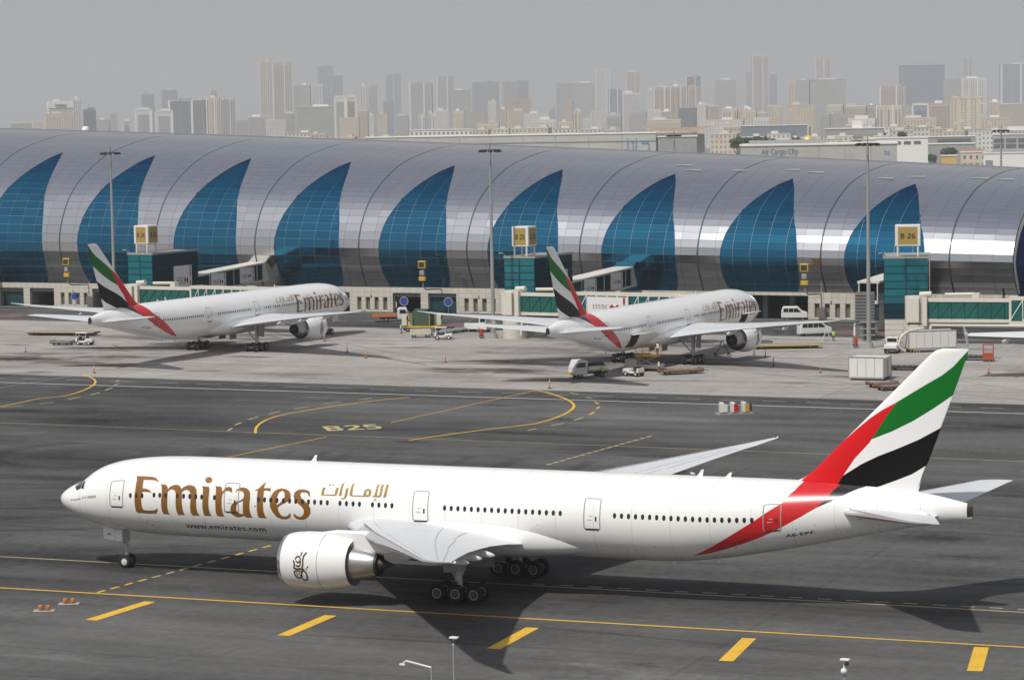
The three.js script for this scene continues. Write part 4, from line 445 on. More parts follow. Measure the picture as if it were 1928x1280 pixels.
    const w0 = br, w1 = nx, m = (w0 + w1) / 2; clad(w0, w1, 3.75, 4.8); clad(m - 0.8, m + 0.8, 0.14, 3.75); clad(w0, w0 + 0.5, 0.14, 3.75); clad(w1 - 0.5, w1, 0.14, 3.75);
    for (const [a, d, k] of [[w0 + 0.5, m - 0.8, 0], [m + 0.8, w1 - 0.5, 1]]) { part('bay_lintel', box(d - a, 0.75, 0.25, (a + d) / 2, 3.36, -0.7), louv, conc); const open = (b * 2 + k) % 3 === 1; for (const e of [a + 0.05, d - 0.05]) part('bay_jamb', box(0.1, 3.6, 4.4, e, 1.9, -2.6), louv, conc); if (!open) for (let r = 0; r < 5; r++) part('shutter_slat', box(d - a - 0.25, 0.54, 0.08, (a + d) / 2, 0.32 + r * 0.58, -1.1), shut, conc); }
  }
  { const c = SEAM0 + 0.9; clad(c + 4.15, 8, 0.14, 4.8); }
  { // the open cart hall left of the last block but one
    const w0 = SEAM0 - PITCH * 2 + 5.05, w1 = SEAM0 - PITCH - 3.25; clad(w0, w1, 4.2, 4.8); for (const q of [0.35, 0.7]) part('hall_column', box(0.9, 4.2, 0.9, mixv(w0, w1, q), 2.1, -4.2), louv, conc); for (const e of [w0 + 0.1, w1 - 0.1]) part('bay_jamb', box(0.2, 4.2, 6, e, 2.1, -3.4), louv, conc); }
  const shots = stones.map((q) => { const [x, z] = TL(q[3], q[5]); V.set(x, q[4], z).project(camera); return { q, on: Math.abs(V.x) < 1.05 ? -V.z + q[3] * 0.01 : -99 }; }).sort((a, b) => b.on - a.on);
  const rest = []; shots.forEach(({ q }, i) => { const g = box(...q); if (i < 300) part('cladding_stone', g, stone[Math.floor(rnd() * 3)], conc); else rest.push(g); }); part('cladding_stones', rest, stone[1], conc).userData.kind = 'stuff';
  part('wall_core', [box(275, 0.45, 0.1, -131, 4.55, -0.5)], stone[0], conc);
  // upper wall lights
  for (let b = 0; b < 9; b++) part('wall_lamp', [cyl(0.16, 0.1, 0.3, SEAM0 - PITCH * b + 0.9, 3.3, 0.16, 'y', 8), box(0.1, 0.1, 0.2, SEAM0 - PITCH * b + 0.9, 3.42, 0.08)], M.grey, conc);
}

// ------------------------------------------------------------------ gate towers, walkways and boarding bridges
const tealPane = [0, 1].map((i) => phy([0.012, 0.16 + 0.03 * i, 0.2 + 0.03 * i], 0.12, 0.35, { clearcoat: 0.5, clearcoatRoughness: 0.05 })), tealDark = phy([0.008, 0.045, 0.065], 0.12, 0.3, { specularColor: rgb(0.3, 0.6, 0.7), specularIntensity: 0.6 }), mull = std([0.015, 0.05, 0.065], 0.4, 0.3);
const bridgeWhite = std([0.7, 0.67, 0.6], 0.55, 0, { map: grime }), bridgeGlass = phy([0.01, 0.12, 0.1], 0.1, 0.2, { clearcoat: 0.4, clearcoatRoughness: 0.05 });
const bankSign = (mirror) => canvasTex(512, 256, (g, W, H) => { g.fillStyle = '#d9d8d6'; g.fillRect(0, 0, W, H); g.fillStyle = '#3a3436'; g.font = '92px serif'; g.textBaseline = 'middle'; g.fillText('HSBC', 60, H * 0.56, 215); const x = 345, y = H * 0.56, w = 66, h = 42; g.fillStyle = '#9c1626'; g.beginPath(); g.moveTo(x - w, y); g.lineTo(x - w / 2, y - h); g.lineTo(x + w / 2, y - h); g.lineTo(x + w, y); g.lineTo(x + w / 2, y + h); g.lineTo(x - w / 2, y + h); g.fill(); g.fillStyle = '#efeeec'; for (const s of [-1, 1]) { g.beginPath(); g.moveTo(x - w / 2, y + s * h); g.lineTo(x + w / 2, y + s * h); g.lineTo(x, y); g.fill(); } g.fillStyle = '#9c1626'; g.fillRect(452, 0, 28, 96); g.beginPath(); g.moveTo(452, 96); g.lineTo(480, 96); g.lineTo(466, 124); g.fill(); g.beginPath(); g.moveTo(452, 160); g.lineTo(480, 160); g.lineTo(466, 130); g.fill(); g.fillRect(452, 158, 28, 98); });
const bankTex = bankSign(), bankMat = std([1, 1, 1], 0.5, 0, { map: bankTex });
const gateTex = (t) => canvasTex(256, 256, (g) => { g.fillStyle = '#9f8846'; g.fillRect(0, 0, 256, 256); g.fillStyle = '#1d1a12'; g.font = 'bold 108px sans-serif'; g.textAlign = 'center'; g.textBaseline = 'middle'; g.fillText(t, 128, 134, 206); });
function gateTower(name, s, w, text, label, wd, plinth, twoFaces, where, turn = 0) {
  const [x, z] = TL(s, w), o = thing('gate_tower', label, 'gate tower', [x, 0, z], TH + turn, 'glazed gate towers in front of the concourse');
  const H = 12.7, D = 14.6; // origin at the front left corner; x along the front, depth to -z
  part('core', box(wd - 0.3, H - plinth - 0.1, D - 0.3, wd / 2, (H + plinth) / 2, -D / 2), mull, o);
  part('plinth', box(wd - 0.2, plinth, D - 0.2, wd / 2, plinth / 2, -D / 2), bridgeWhite, o);
  for (let j = 1; j < 4; j++) part('plinth_joint', box(wd - 0.16, 0.05, D - 0.16, wd / 2, plinth * j / 4, -D / 2), M.grey, o);
  const ny = Math.round((H - plinth) / 1.12), hy = (H - plinth) / ny;
  for (let j = 0; j < ny; j++) { for (let i = 0; i < 2; i++) part('glass_pane', box(wd / 2 - 0.14, hy - 0.13, 0.08, wd * (0.25 + 0.5 * i), plinth + hy * (j + 0.5), 0), j < 2 ? tealDark : tealPane[(i + j) % 2], o); for (let i = 0; i < 5; i++) { part('glass_pane', box(0.08, hy - 0.1, D / 5 - 0.1, wd, plinth + hy * (j + 0.5), -D * (i + 0.5) / 5), tealDark, o); if (i < 3) part('glass_pane', box(0.08, hy - 0.1, D / 3 - 0.1, 0, plinth + hy * (j + 0.5), -D * (i + 0.5) / 3), tealDark, o); } }
  const rr = part('roof', box(wd + 0.1, 0.22, D + 0.1, wd / 2, H + 0.11, -D / 2), M.pave, o); part('parapet', [box(wd + 0.2, 0.34, 0.14, wd / 2, H + 0.2, 0), box(0.14, 0.34, D, wd + 0.05, H + 0.2, -D / 2), box(0.14, 0.34, D, -0.05, H + 0.2, -D / 2)], M.grey, rr);
  part('roof_lamp', [bar([0.4, H + 0.2, -0.3], [-0.2, H + 0.9, 0.1], 0.05, 6), bar([-0.2, H + 0.9, 0.1], [-0.8, H + 0.85, 0.3], 0.08, 6, 0.14)], M.grey, rr);
  if (twoFaces) part('wall_pipe', cyl(0.09, 0.09, H - 0.4, wd + 0.2, H / 2, 0.2, 'y', 8), M.grey, o);
  // the gate number sign on its posts
  const sg = thing('gate_sign', 'brown ' + text + ' gate sign on white posts, ' + where, 'gate sign', [x, H + 0.2, z], TH + turn), sw = twoFaces ? 3.9 : 3.0, sx = wd / 2 - sw / 2 + (twoFaces ? 0.3 : -0.1), sm = std([1, 1, 1], 0.55, 0, { map: gateTex(text) });
  part('sign_case', rbox(sw, 3.3, 3.2, 0.12, sx + sw / 2, 3.35, -2.2), M.white, sg);
  { const q = new THREE.PlaneGeometry(sw - 0.9, 2.75); q.translate(sx + sw / 2, 3.32, -0.592); part('sign_face', q, sm, sg); const r = new THREE.PlaneGeometry(2.6, 2.75); r.rotateY(Math.PI / 2); r.translate(sx + sw + 0.012, 3.32, -2.3); part('sign_face', r, sm, sg); const l = new THREE.PlaneGeometry(2.6, 2.75); l.rotateY(-Math.PI / 2); l.translate(sx - 0.012, 3.32, -2.3); part('sign_face', l, sm, sg); }
  for (const [a, b] of [[0.4, -0.8], [sw - 0.4, -0.8], [0.4, -3.6], [sw - 0.4, -3.6]]) part('post', cyl(0.16, 0.16, 1.75, sx + a, 0.87, b, 'y', 10), M.white, sg);
  return o;
}
gateTower('B24', -142.2, 39.9, 'B 24', 'teal glazed gate tower carrying the B24 sign, behind the left airliner', 5.2, 2.2, false, 'above the tower behind the left airliner');
gateTower('B25', -65.9, 43.0, 'B 25', 'teal glazed gate tower carrying the B25 sign, behind the middle airliner tail', 5.5, 2.2, false, 'above the tower behind the middle airliner fin');
gateTower('B26', -3.0, 37.4, 'B 26', 'teal glazed gate tower carrying the B26 sign, beside the right light mast', 6.8, 3.4, true, 'above the tower beside the right mast', 0.3);
function billboard(s, w, y, wd, h, face, label) { const [x, z] = TL(s, w), o = thing('billboard', label, 'billboard', [x, y, z], TH + face), pl = new THREE.PlaneGeometry(wd, h); pl.translate(0, h / 2, 0.09); part('board', box(wd + 0.1, h + 0.1, 0.14, 0, h / 2, 0), M.white, o); part('poster', pl, bankMat, o); return o; }
billboard(-136.85, 30.6, 5.6, 5.6, 4.7, Math.PI / 2, 'grey and red bank poster on the side of the B24 gate tower');
billboard(-60.25, 33.6, 5.6, 5.6, 4.7, Math.PI / 2, 'grey and red bank poster on the side of the B25 gate tower');
// fixed walkways from tower to concourse
function walkway(s, w0, w1, h0, h1, label, posters) {
  const [x, z] = TL(s, 0), o = thing('walkway', label, 'walkway', [x, 0, z], TH, 'fixed walkways between gate towers and concourse'), wd = 3.2, hh = 3.3;
  const pr = (a, b, lo, hi) => { const H = (w) => mixv(h0, h1, (w - w0) / (w1 - w0)); return [[a, H(a) + lo], [b, H(b) + lo], [b, H(b) + hi], [a, H(a) + hi]]; };
  const slab = (a, b, lo, hi, th, xo) => { const g = prism(pr(a, b, lo, hi).map(([q, y]) => [-q, y]), th); g.rotateY(Math.PI / 2); g.translate(xo, 0, 0); return g; };
  part('roof', slab(w0, w1, -0.32, 0, wd + 0.5, 0), bridgeWhite, o); part('floor', slab(w0, w1, -hh - 0.35, -hh, wd, 0), bridgeWhite, o);
  const n = 6; for (let i = 0; i < n; i++) { const a = mixv(w0, w1, i / n), b = mixv(w0, w1, (i + 1) / n); for (const f of [1, -1]) part('glass_pane', slab(a - 0.06, b + 0.06, -hh + 0.05, -0.36, 0.1, f * (wd / 2 - 0.1)), tealDark, o); }
  for (let i = 0; i <= n; i++) { const q = mixv(w0, w1, i / n); for (const f of [1, -1]) part('mullion', slab(q + 0.09, q - 0.09, -hh, -0.33, 0.16, f * (wd / 2 - 0.05)), bridgeWhite, o); }
  part('end_frame', slab(w1 + 2.2, w1, -hh - 0.3, -0.02, wd + 0.4, 0), bridgeWhite, o);
  for (const q of [mixv(w0, w1, 0.3), mixv(w0, w1, 0.75)]) part('column', box(0.7, mixv(h0, h1, (q - w0) / (w1 - w0)) - hh - 0.3, 0.7, 0, (mixv(h0, h1, (q - w0) / (w1 - w0)) - hh - 0.3) / 2, q), M.cream, o);
  posters.forEach(([f, ds]) => billboard(s + wd / 2 + 0.12, mixv(w0, w1, f), mixv(h0, h1, f) - hh + 0.1, 4.9, 2.75, Math.PI / 2, ds));
}
walkway(-138.9, 25.2, 0.5, 8.3, 9.5, 'white fixed walkway from B24 gate tower up to the concourse', [[0.28, 'bank poster on the B24 walkway, nearest the gate tower'], [0.68, 'bank poster on the B24 walkway, nearest the concourse']]);
walkway(-62.5, 28.2, 0.5, 8.1, 9.2, 'white fixed walkway from B25 gate tower up to the concourse', [[0.28, 'bank poster on the B25 walkway, nearest the gate tower'], [0.68, 'bank poster on the B25 walkway, nearest the concourse']]);
walkway(-10.2, 23.4, 0.5, 8.3, 9.2, 'white fixed walkway behind the B26 gate tower', []);
{ // solid walkway stub at the left edge of the view
  const [x, z] = TL(-206.5, 0), o = thing('walkway', 'ribbed cream walkway stub entering from the left edge', 'walkway', [x, 0, z], TH); const g = prism([[-14, 5.0], [-1, 5.6], [-1, 9.2], [-14, 8.6]], 8); g.rotateY(0); g.rotateY(Math.PI / 2); const body = box(12, 3.3, 9, -1, 7.3, 5.5); part('body', body, bridgeWhite, o); part('roof', box(12.4, 0.3, 9.4, -1, 9.05, 5.5, 0, 0, 0.02), bridgeWhite, o); for (let i = 0; i < 9; i++) part('rib', box(0.12, 3.2, 9.1, -6.4 + i * 1.35, 7.3, 5.5), M.cream, o); part('column', box(1, 5.6, 1, 0, 2.8, 6), M.cream, o); }
// boarding bridges: rotunda, two telescoping tunnels, head
function bridge(s0, w0, s1, w1, y, label, ratio, board) {
  const [xa, za] = TL(s0, w0), [xb, zb] = TL(s1, w1), L = Math.hypot(xb - xa, zb - za), o = thing('boarding_bridge', label, 'boarding bridge', [xa, 0, za], -Math.atan2(zb - za, xb - xa), 'boarding bridges reaching out to the airliners');
  part('rotunda', [cyl(1.75, 1.75, 4.1, 0, y + 1.3, 0, 'y', 20)], bridgeWhite, o); part('rotunda_column', [cyl(1.95, 1.95, y - 0.9, 0, (y - 0.9) / 2, 0, 'y', 24)], M.cream, o);
  part('rotunda_cheek', [box(1.9, 3.6, 0.5, -0.2, y + 1.3, 1.9), box(0.7, 4.4, 0.7, 1.6, y + 1.1, 1.7)], bridgeWhite, o);
  const tunnel = (a, b, hw, y0, y1, k) => { const l = b - a, m = (a + b) / 2; part('tunnel_roof', [box(l, 0.4, hw * 2, m, y1, 0), box(l, 0.18, 0.16, m, y1 + 0.28, hw - 0.1)], bridgeWhite, o); part('tunnel_floor', box(l, 0.5, hw * 2, m, y0, 0), bridgeWhite, o); const n = Math.max(2, Math.round(l / 1.9)); for (let i = 0; i < n; i++) { const p = mixv(a, b, i / n), q = mixv(a, b, (i + 1) / n); for (const f of [1, -1]) part('glass_pane', box(q - p - 0.08, y1 - y0 - 0.5, 0.06, (p + q) / 2, (y0 + y1) / 2, f * (hw - 0.14)), bridgeGlass, o); part('truss_bar', [bar([p, y0 + 0.2, hw - 0.02], [q, y1 - 0.2, hw - 0.02], k ? 0.09 : 0.045, 6), ...(k ? [bar([p, y0 + 0.2, hw - 0.02], [p, y1 - 0.2, hw - 0.02], 0.08, 6)] : [])], k ? M.white : tealPane[0], o); } part('end_post', [box(0.35, y1 - y0 + 0.6, hw * 2 + 0.06, a + 0.1, (y0 + y1) / 2, 0), box(0.35, y1 - y0 + 0.6, hw * 2 + 0.06, b - 0.1, (y0 + y1) / 2, 0)], bridgeWhite, o); };
  const mid = L * ratio; tunnel(1.6, mid, 1.35, y - 0.3, y + 2.75, 0); tunnel(mid - 1.2, L - 3, 1.62, y - 0.55, y + 3.05, 1);
  part('service_pipe', [bar([2.5, y - 1.0, 1.7], [L - 4, y - 1.0, 1.7], 0.2, 10), bar([2.5, y - 1.0, 1.7], [2.4, 0.6, 2.1], 0.22, 10)], M.cream, o);
  part('roof_duct', [bar([0.6, y + 3.6, 0.4], [2.4, y + 3.7, 0.4], 0.42, 10), bar([4.5, y + 3.6, 0.6], [9, y + 3.7, 0.6], 0.28, 10), box(1.1, 0.8, 1, 9.2, y + 3.5, 0.6), box(0.9, 0.7, 0.9, 1.2, y + 3.6, -0.3)], bridgeWhite, o);
  const leg = mid + 3.5; const dr = part('drive_column', [box(0.5, y - 0.6, 0.5, leg, (y - 0.6) / 2 + 0.3, 1.5), box(0.5, y - 0.6, 0.5, leg, (y - 0.6) / 2 + 0.3, -1.5), box(0.7, 0.5, 3.8, leg, 0.95, 0)], M.cream, o); for (const e of [-0.9, 0.9]) wheelParts(0.5, 0.4, leg, 0.5, e, dr, M.grey);
  part('head', [rbox(3.4, 3.9, 3.7, 0.15, L - 1.6, y + 1.3, 0), box(0.9, 3.4, 3.9, L + 0.2, y + 1.2, 0)], bridgeWhite, o);
  if (board) { const pl = new THREE.PlaneGeometry(7.2, 2.6); pl.translate(mid + 4.6, y + 1.3, 1.86); part('poster_panel', box(7.4, 2.8, 0.1, mid + 4.6, y + 1.3, 1.78), M.white, o); part('poster', pl, bankMat, o); }
  return o;
}
bridge(-138.4, 43.0, -103.5, 47.0, 4.4, 'glazed boarding bridge from the B24 tower to the left airliner', 0.42, false);
bridge(-62.4, 46.6, -28.5, 49.2, 4.4, 'glazed boarding bridge from the B25 tower to the middle airliner', 0.4, true);
bridge(3.2, 40.6, 40, 36, 3.9, 'glazed boarding bridge reaching right from the B26 tower', 0.42, false);
// docking guidance displays on wall arms
for (const [s, k, lab] of [[-180.4, 0, 'left of the B24 gate tower'], [-101.2, 1, 'between the B24 and B25 gate towers'], [-27.4, 2, 'left of the B26 gate tower']]) {
  const [x, z] = TL(s, 5.5), o = thing('docking_display', 'yellow docking guidance display on a wall arm, ' + lab, 'guidance display', [x, 0, z], TH, 'docking guidance displays along the concourse wall');
  part('arm', [bar([0.9, 4.6, -5.4], [0.3, 4.8, -0.6], 0.13, 8), bar([0.3, 4.8, -0.6], [0, 5.4, 0], 0.13, 8), bar([0, 5.4, 0], [0, 9.6, 0], 0.1, 8)], M.grey, o); part('display', rbox(1.5, 1.4, 0.7, 0.1, 0, 9.4, 0.2), M.yellow, o); part('display_face', box(1.1, 0.9, 0.04, 0, 9.4, 0.58), M.dark, o); part('camera_box', rbox(0.9, 0.9, 0.7, 0.08, 0, 7.9, 0.2), M.grey, o); part('lower_box', rbox(1.3, 0.8, 0.6, 0.08, 0, 6.8, 0.2), M.yellow, o);
}
// apron light masts
function mast(x, z, H, label, k = 1) { const o = thing('light_mast', label, 'light mast', [x, 0, z], 0.2, 'tall apron light masts'); part('pole', cyl(0.36 * k, 0.17 * k, H, 0, H / 2, 0, 'y', 16), std([0.33, 0.34, 0.33], 0.5, 0.35), o); part('base', cyl(0.75 * k, 0.6 * k, 0.8, 0, 0.4, 0, 'y', 16), M.pave, o); const g = new THREE.TorusGeometry(1.5 * k, 0.07, 6, 24); g.rotateX(Math.PI / 2); g.translate(0, H + 0.05, 0); part('ring', [g, bar([-1.5 * k, H + 0.05, 0], [1.5 * k, H + 0.05, 0], 0.06, 6), bar([0, H + 0.05, -1.5 * k], [0, H + 0.05, 1.5 * k], 0.06, 6), bar([0, H, 0], [0, H + 1.1, 0], 0.05, 6)], M.dark, o); for (let i = 0; i < 10; i++) { const a = i / 10 * 6.283, r = 1.62 * k; part('floodlight', box(0.5, 0.34, 0.4, Math.cos(a) * r, H - 0.08, Math.sin(a) * r, -a, 0, -0.35), M.dark, o); } return o; }
{ const m2 = TL(-65.5, 48.2), m3 = TL(-1.2, 50.3), m1 = TL(-144.5, 41); mast(...m1, 30.8, 'tall light mast behind the left airliner fin'); mast(...m2, 30.4, 'tall light mast beside the B25 gate tower'); mast(...m3, 30.6, 'tall light mast beside the B26 gate tower'); mast(-101.7, -430, 31.5, 'far light mast standing behind the roof ridge beside the gold roof'); mast(-8.1, -374, 31.6, 'far light mast behind the roof ridge at the right edge'); }

// ------------------------------------------------------------------ ground vehicles and apron equipment
const wheelSet = (o, xs, zs, R, wd = 0.24, rim = M.white) => { for (const x of xs) for (const z of zs) wheelParts(R, wd, x, R, z, o, rim); };
// vehicles point along +x, origin on the ground at their middle
function tractor(x, z, turn, label, canopy) { const o = thing('baggage_tractor', label, 'baggage tractor', [x, 0.012, z], turn, 'baggage tractors on the apron');
  part('body', [rbox(1.25, 0.55, 1.4, 0.08, 0.85, 0.72, 0), rbox(1.5, 0.32, 1.4, 0.06, -0.5, 0.55, 0), rbox(0.3, 0.6, 1.3, 0.06, -1.25, 0.82, 0)], M.white, o); part('chassis', box(2.9, 0.22, 1.1, 0, 0.42, 0), M.dark, o); part('seat', [box(0.5, 0.14, 1.1, -0.5, 0.82, 0), box(0.14, 0.5, 1.1, -0.78, 1.1, 0)], M.dark, o);
  wheelSet(o, [0.9, -0.95], [-0.6, 0.6], 0.36); part('steering_wheel', bar([0.1, 0.95, 0.3], [-0.05, 1.2, 0.3], 0.2, 10, 0.2), M.dark, o);
  if (canopy) { part('canopy', rbox(1.9, 0.1, 1.4, 0.04, -0.4, 1.98, 0), M.white, o); for (const a of [0.45, -1.25]) for (const b of [-0.6, 0.6]) part('post', bar([a, 0.8, b], [a, 1.95, b], 0.04, 6), M.white, o); part('windscreen', box(0.04, 0.75, 1.2, 0.47, 1.5, 0), M.glass, o); }
  return o; }
function dolly(x, z, turn, label, len = 3.4, wd = 2.3, mat = M.steel, h = 0.5) { const o = thing('dolly', label, 'dolly', [x, 0.012, z], turn, 'flat baggage dollies'); part('deck', box(len, 0.12, wd, 0, h, 0), mat, o); part('frame', [box(len, 0.16, 0.12, 0, h - 0.12, wd / 2 - 0.1), box(len, 0.16, 0.12, 0, h - 0.12, -wd / 2 + 0.1)], M.dark, o); for (let i = 0; i < 6; i++) part('roller', cyl(0.06, 0.06, wd - 0.3, -len / 2 + 0.4 + i * (len - 0.8) / 5, h + 0.09, 0, 'z', 8), M.steel, o); part('rail', [box(0.08, 0.22, wd, len / 2, h + 0.14, 0), box(0.08, 0.22, wd, -len / 2, h + 0.14, 0)], mat, o); part('tow_bar', bar([len / 2, h - 0.15, 0], [len / 2 + 1.1, 0.3, 0], 0.05, 6), M.dark, o); wheelSet(o, [len * 0.32, -len * 0.32], [-wd / 2 + 0.25, wd / 2 - 0.25], 0.22, 0.16, M.grey); return o; }
function van(x, z, turn, label, len = 4.9, long = true) { const o = thing('minibus', label, 'minibus', [x, 0.012, z], turn, 'white minibuses on the service road'); const h = len / 2, side = [[-h, 0.42], [-h + 0.05, 1.5], [-h + 0.25, 2.15], [h - 1.75, 2.2], [h - 0.95, 1.42], [h - 0.12, 1.15], [h, 0.8], [h, 0.42]]; part('body', prism(side, 1.86, 0.12), M.white, o); part('bumper', [box(0.2, 0.25, 1.8, h, 0.5, 0), box(0.16, 0.25, 1.8, -h, 0.5, 0)], M.grey, o);
  for (const s of [1, -1]) { const n = long ? 3 : 2; for (let i = 0; i < n; i++) part('side_window', prism([[-h + 0.3 + i * 0.9, 1.32], [-h + 1.14 + i * 0.9, 1.32], [-h + 1.14 + i * 0.9, 1.98], [-h + 0.34 + i * 0.9, 1.98]], 0.03).translate(0, 0, s * 0.925), M.glass, o); part('door_window', prism([[-h + 0.3 + n * 0.9, 1.32], [h - 1.05, 1.32], [h - 1.72, 1.98], [-h + 0.3 + n * 0.9, 1.98]], 0.03).translate(0, 0, s * 0.925), M.glass, o); part('headlight', box(0.06, 0.2, 0.34, h - 0.01, 0.92, s * 0.66), M.steel, o); }
  { const g = box(0.04, 1.02, 1.55); g.rotateZ(0.79); g.translate(h - 1.3, 1.83, 0); part('windscreen', g, M.glass, o); part('rear_window', box(0.04, 0.6, 1.4, -h + 0.0, 1.68, 0), M.glass, o); }
  wheelSet(o, [h - 0.85, -h + 0.95], [-0.8, 0.8], 0.33, 0.22, M.grey); return o; }
function truck(x, z, turn, label, load) { const o = thing('service_truck', label, 'service truck', [x, 0.012, z], turn); part('cab', prism([[0.7, 0.5], [0.7, 2.2], [1.0, 2.35], [2.1, 2.35], [2.5, 1.45], [2.6, 0.5]], 2.1, 0.1), M.white, o); part('chassis', box(5.2, 0.26, 0.9, 0, 0.62, 0), M.dark, o); { const g = box(0.05, 0.95, 1.85); g.rotateZ(0.42); g.translate(2.36, 1.88, 0); part('windscreen', g, M.glass, o); } for (const s of [1, -1]) { part('side_window', prism([[0.95, 1.45], [2.2, 1.45], [1.95, 2.1], [0.95, 2.1]], 0.04).translate(0, 0, s * 1.045), M.glass, o); part('mirror', box(0.1, 0.4, 0.2, 2.3, 1.7, s * 1.25), M.dark, o); } part('bumper', box(0.2, 0.34, 2.1, 2.65, 0.6, 0), M.yellow, o); wheelSet(o, [1.7, -1.5], [-0.9, 0.9], 0.42, 0.3, M.grey);
  if (load === 'bed') { part('bed', box(3.0, 0.16, 2.1, -1.0, 0.95, 0), M.grey, o); part('rack', [box(3.0, 0.5, 0.08, -1.0, 1.3, 1.0), box(3.0, 0.5, 0.08, -1.0, 1.3, -1.0), box(0.08, 0.5, 2.0, -2.5, 1.3, 0)], M.white, o); part('tank', cyl(0.5, 0.5, 2.3, -0.9, 1.5, 0, 'x', 14), M.dark, o); part('hose_reel', cyl(0.45, 0.45, 0.4, -2.2, 1.4, 0.5, 'z', 14), M.grey, o); }
  if (load === 'flat') { part('bed', box(4.2, 0.2, 2.3, -1.7, 0.95, 0), M.grey, o); part('rail', [box(4.2, 0.3, 0.08, -1.7, 1.12, 1.14), box(4.2, 0.3, 0.08, -1.7, 1.12, -1.14)], M.orange, o); part('sign_board', box(0.1, 1.0, 1.2, 0.4, 3.0, 0), M.white, o); }
  return o; }
function trailerBox(x, z, turn, label, L, H, D, legs) { const o = thing('equipment_container', label, 'container', [x, 0.012, z], turn); const n = Math.round(L / 1.3); part('body', box(L - 0.12, H - 0.12, D - 0.12, 0, H / 2 + legs, 0), M.white, o); for (let i = 0; i < n; i++) for (const s of [1, -1]) part('side_panel', box(L / n - 0.05, H - 0.25, 0.06, -L / 2 + (i + 0.5) * L / n, H / 2 + legs, s * D / 2), M.white, o); for (const e of [1, -1]) for (let i = 0; i < 2; i++) part('end_door', box(0.06, H - 0.25, D / 2 - 0.1, e * L / 2, H / 2 + legs, (i - 0.5) * D / 2), M.cream, o); part('frame', [[1, 1], [1, -1], [-1, 1], [-1, -1]].map(([a, b]) => box(0.14, H, 0.14, a * L / 2, H / 2 + legs, b * D / 2)).concat([box(L, 0.12, 0.14, 0, H + legs, D / 2), box(L, 0.12, 0.14, 0, H + legs, -D / 2), box(L, 0.16, 0.14, 0, legs, D / 2), box(L, 0.16, 0.14, 0, legs, -D / 2)]), M.grey, o); for (const a of [-1, 1]) part('skid', box(0.3, legs + 0.02, D - 0.2, a * L * 0.42, (legs + 0.02) / 2, 0), M.dark, o); part('lock_bar', [bar([L / 2 + 0.06, legs + 0.2, -0.2], [L / 2 + 0.06, legs + H - 0.2, -0.2], 0.04, 6), bar([L / 2 + 0.06, legs + 0.2, 0.2], [L / 2 + 0.06, legs + H - 0.2, 0.2], 0.04, 6)], M.steel, o); return o; }
function pallets(x, z, turn, label, L, mat) { const o = thing('pallet_trailer', label, 'pallet trailer', [x, 0.012, z], turn); part('deck', box(L, 0.18, 2.5, 0, 0.5, 0), mat, o); for (let i = 0; i < Math.round(L / 1.2); i++) part('slat', box(1.0, 0.08, 2.4, -L / 2 + 0.6 + i * 1.2, 0.64, 0), M.wood, o); part('edge_rail', [box(L, 0.14, 0.1, 0, 0.66, 1.25), box(L, 0.14, 0.1, 0, 0.66, -1.25)], M.cream, o); part('frame', box(L - 0.6, 0.25, 1.6, 0, 0.3, 0), M.dark, o); wheelSet(o, [L * 0.35, -L * 0.35], [-0.9, 0.9], 0.24, 0.2, M.grey); return o; }

tractor(-116.3, -185.0, 0.15, 'white baggage tractor with canopy under the left airliner tail', true); dolly(-120.3, -184.6, 0.15, 'flat grey dolly hitched behind the tractor under the left airliner tail', 3.6);
pallets(-131.5, -201.8, 0.1, 'long low rusty pallet trailer at the left edge of the apron', 13, M.rust);
tractor(-77.8, -227.5, 2.7, 'open white tractor on the service road right of the left airliner', false);
truck(-87.5, -241, 0.5, 'white flatbed truck with orange rails outside the cart bays', 'flat');
{ const o = thing('cargo_loader', 'green and yellow cargo loader platform left of the B25 gate tower', 'cargo loader', [-72.5, 0.012, -221], 0.12); part('platform', box(6.2, 0.3, 2.9, 0, 0.85, 0), M.yellow, o); part('chassis', box(6.0, 0.5, 2.5, 0, 0.5, 0), M.dark, o); for (const a of [-2.7, 2.6]) { part('cab', [rbox(0.9, 1.7, 0.9, 0.06, a, 1.9, a > 0 ? -1.2 : 1.2)], M.cream, o); part('cab_window', box(0.92, 0.7, 0.7, a, 2.3, a > 0 ? -1.2 : 1.22), M.glass, o); } part('net_load', [box(3.2, 2.3, 2.2, 0.1, 2.2, -0.1), box(2.4, 0.5, 1.8, 0, 3.55, 0)], std([0.05, 0.085, 0.055], 0.9), o); for (const a of [-2.9, -1.4, 1.7, 2.95]) part('guard_post', bar([a, 1, 1.4], [a, 2.9, 1.4], 0.06, 6), M.yellow, o); part('guard_rail', [bar([-2.9, 2.0, 1.4], [-1.4, 2.0, 1.4], 0.05, 6), bar([-2.9, 2.9, 1.4], [-1.4, 2.9, 1.4], 0.05, 6)], M.yellow, o); wheelSet(o, [-2.2, 2.2], [-1.15, 1.15], 0.45, 0.3, M.grey); }
{ const o = thing('belt_conveyor', 'low cream conveyor unit in front of the green cargo loader', 'conveyor', [-67.3, 0.012, -209.2], 0.5); part('bed', rbox(3.4, 1.0, 1.7, 0.08, 0, 0.95, 0), M.cream, o); part('belt', box(3.5, 0.08, 1.2, 0, 1.5, 0), M.dark, o); wheelSet(o, [-1.1, 1.1], [-0.75, 0.75], 0.36, 0.2, M.grey); }
tractor(-61.8, -206.2, 0.35, 'white tractor with open cab parked beside the cream conveyor', true);
for (let i = 0; i < 3; i++) dolly(-66.2 + i * 0.3, -214.5 - i * 4.8, 1.25, ['nearest empty dolly in the train by the cargo loader', 'middle empty dolly in the train by the cargo loader', 'farthest empty dolly in the train by the cargo loader'][i], 3.8);
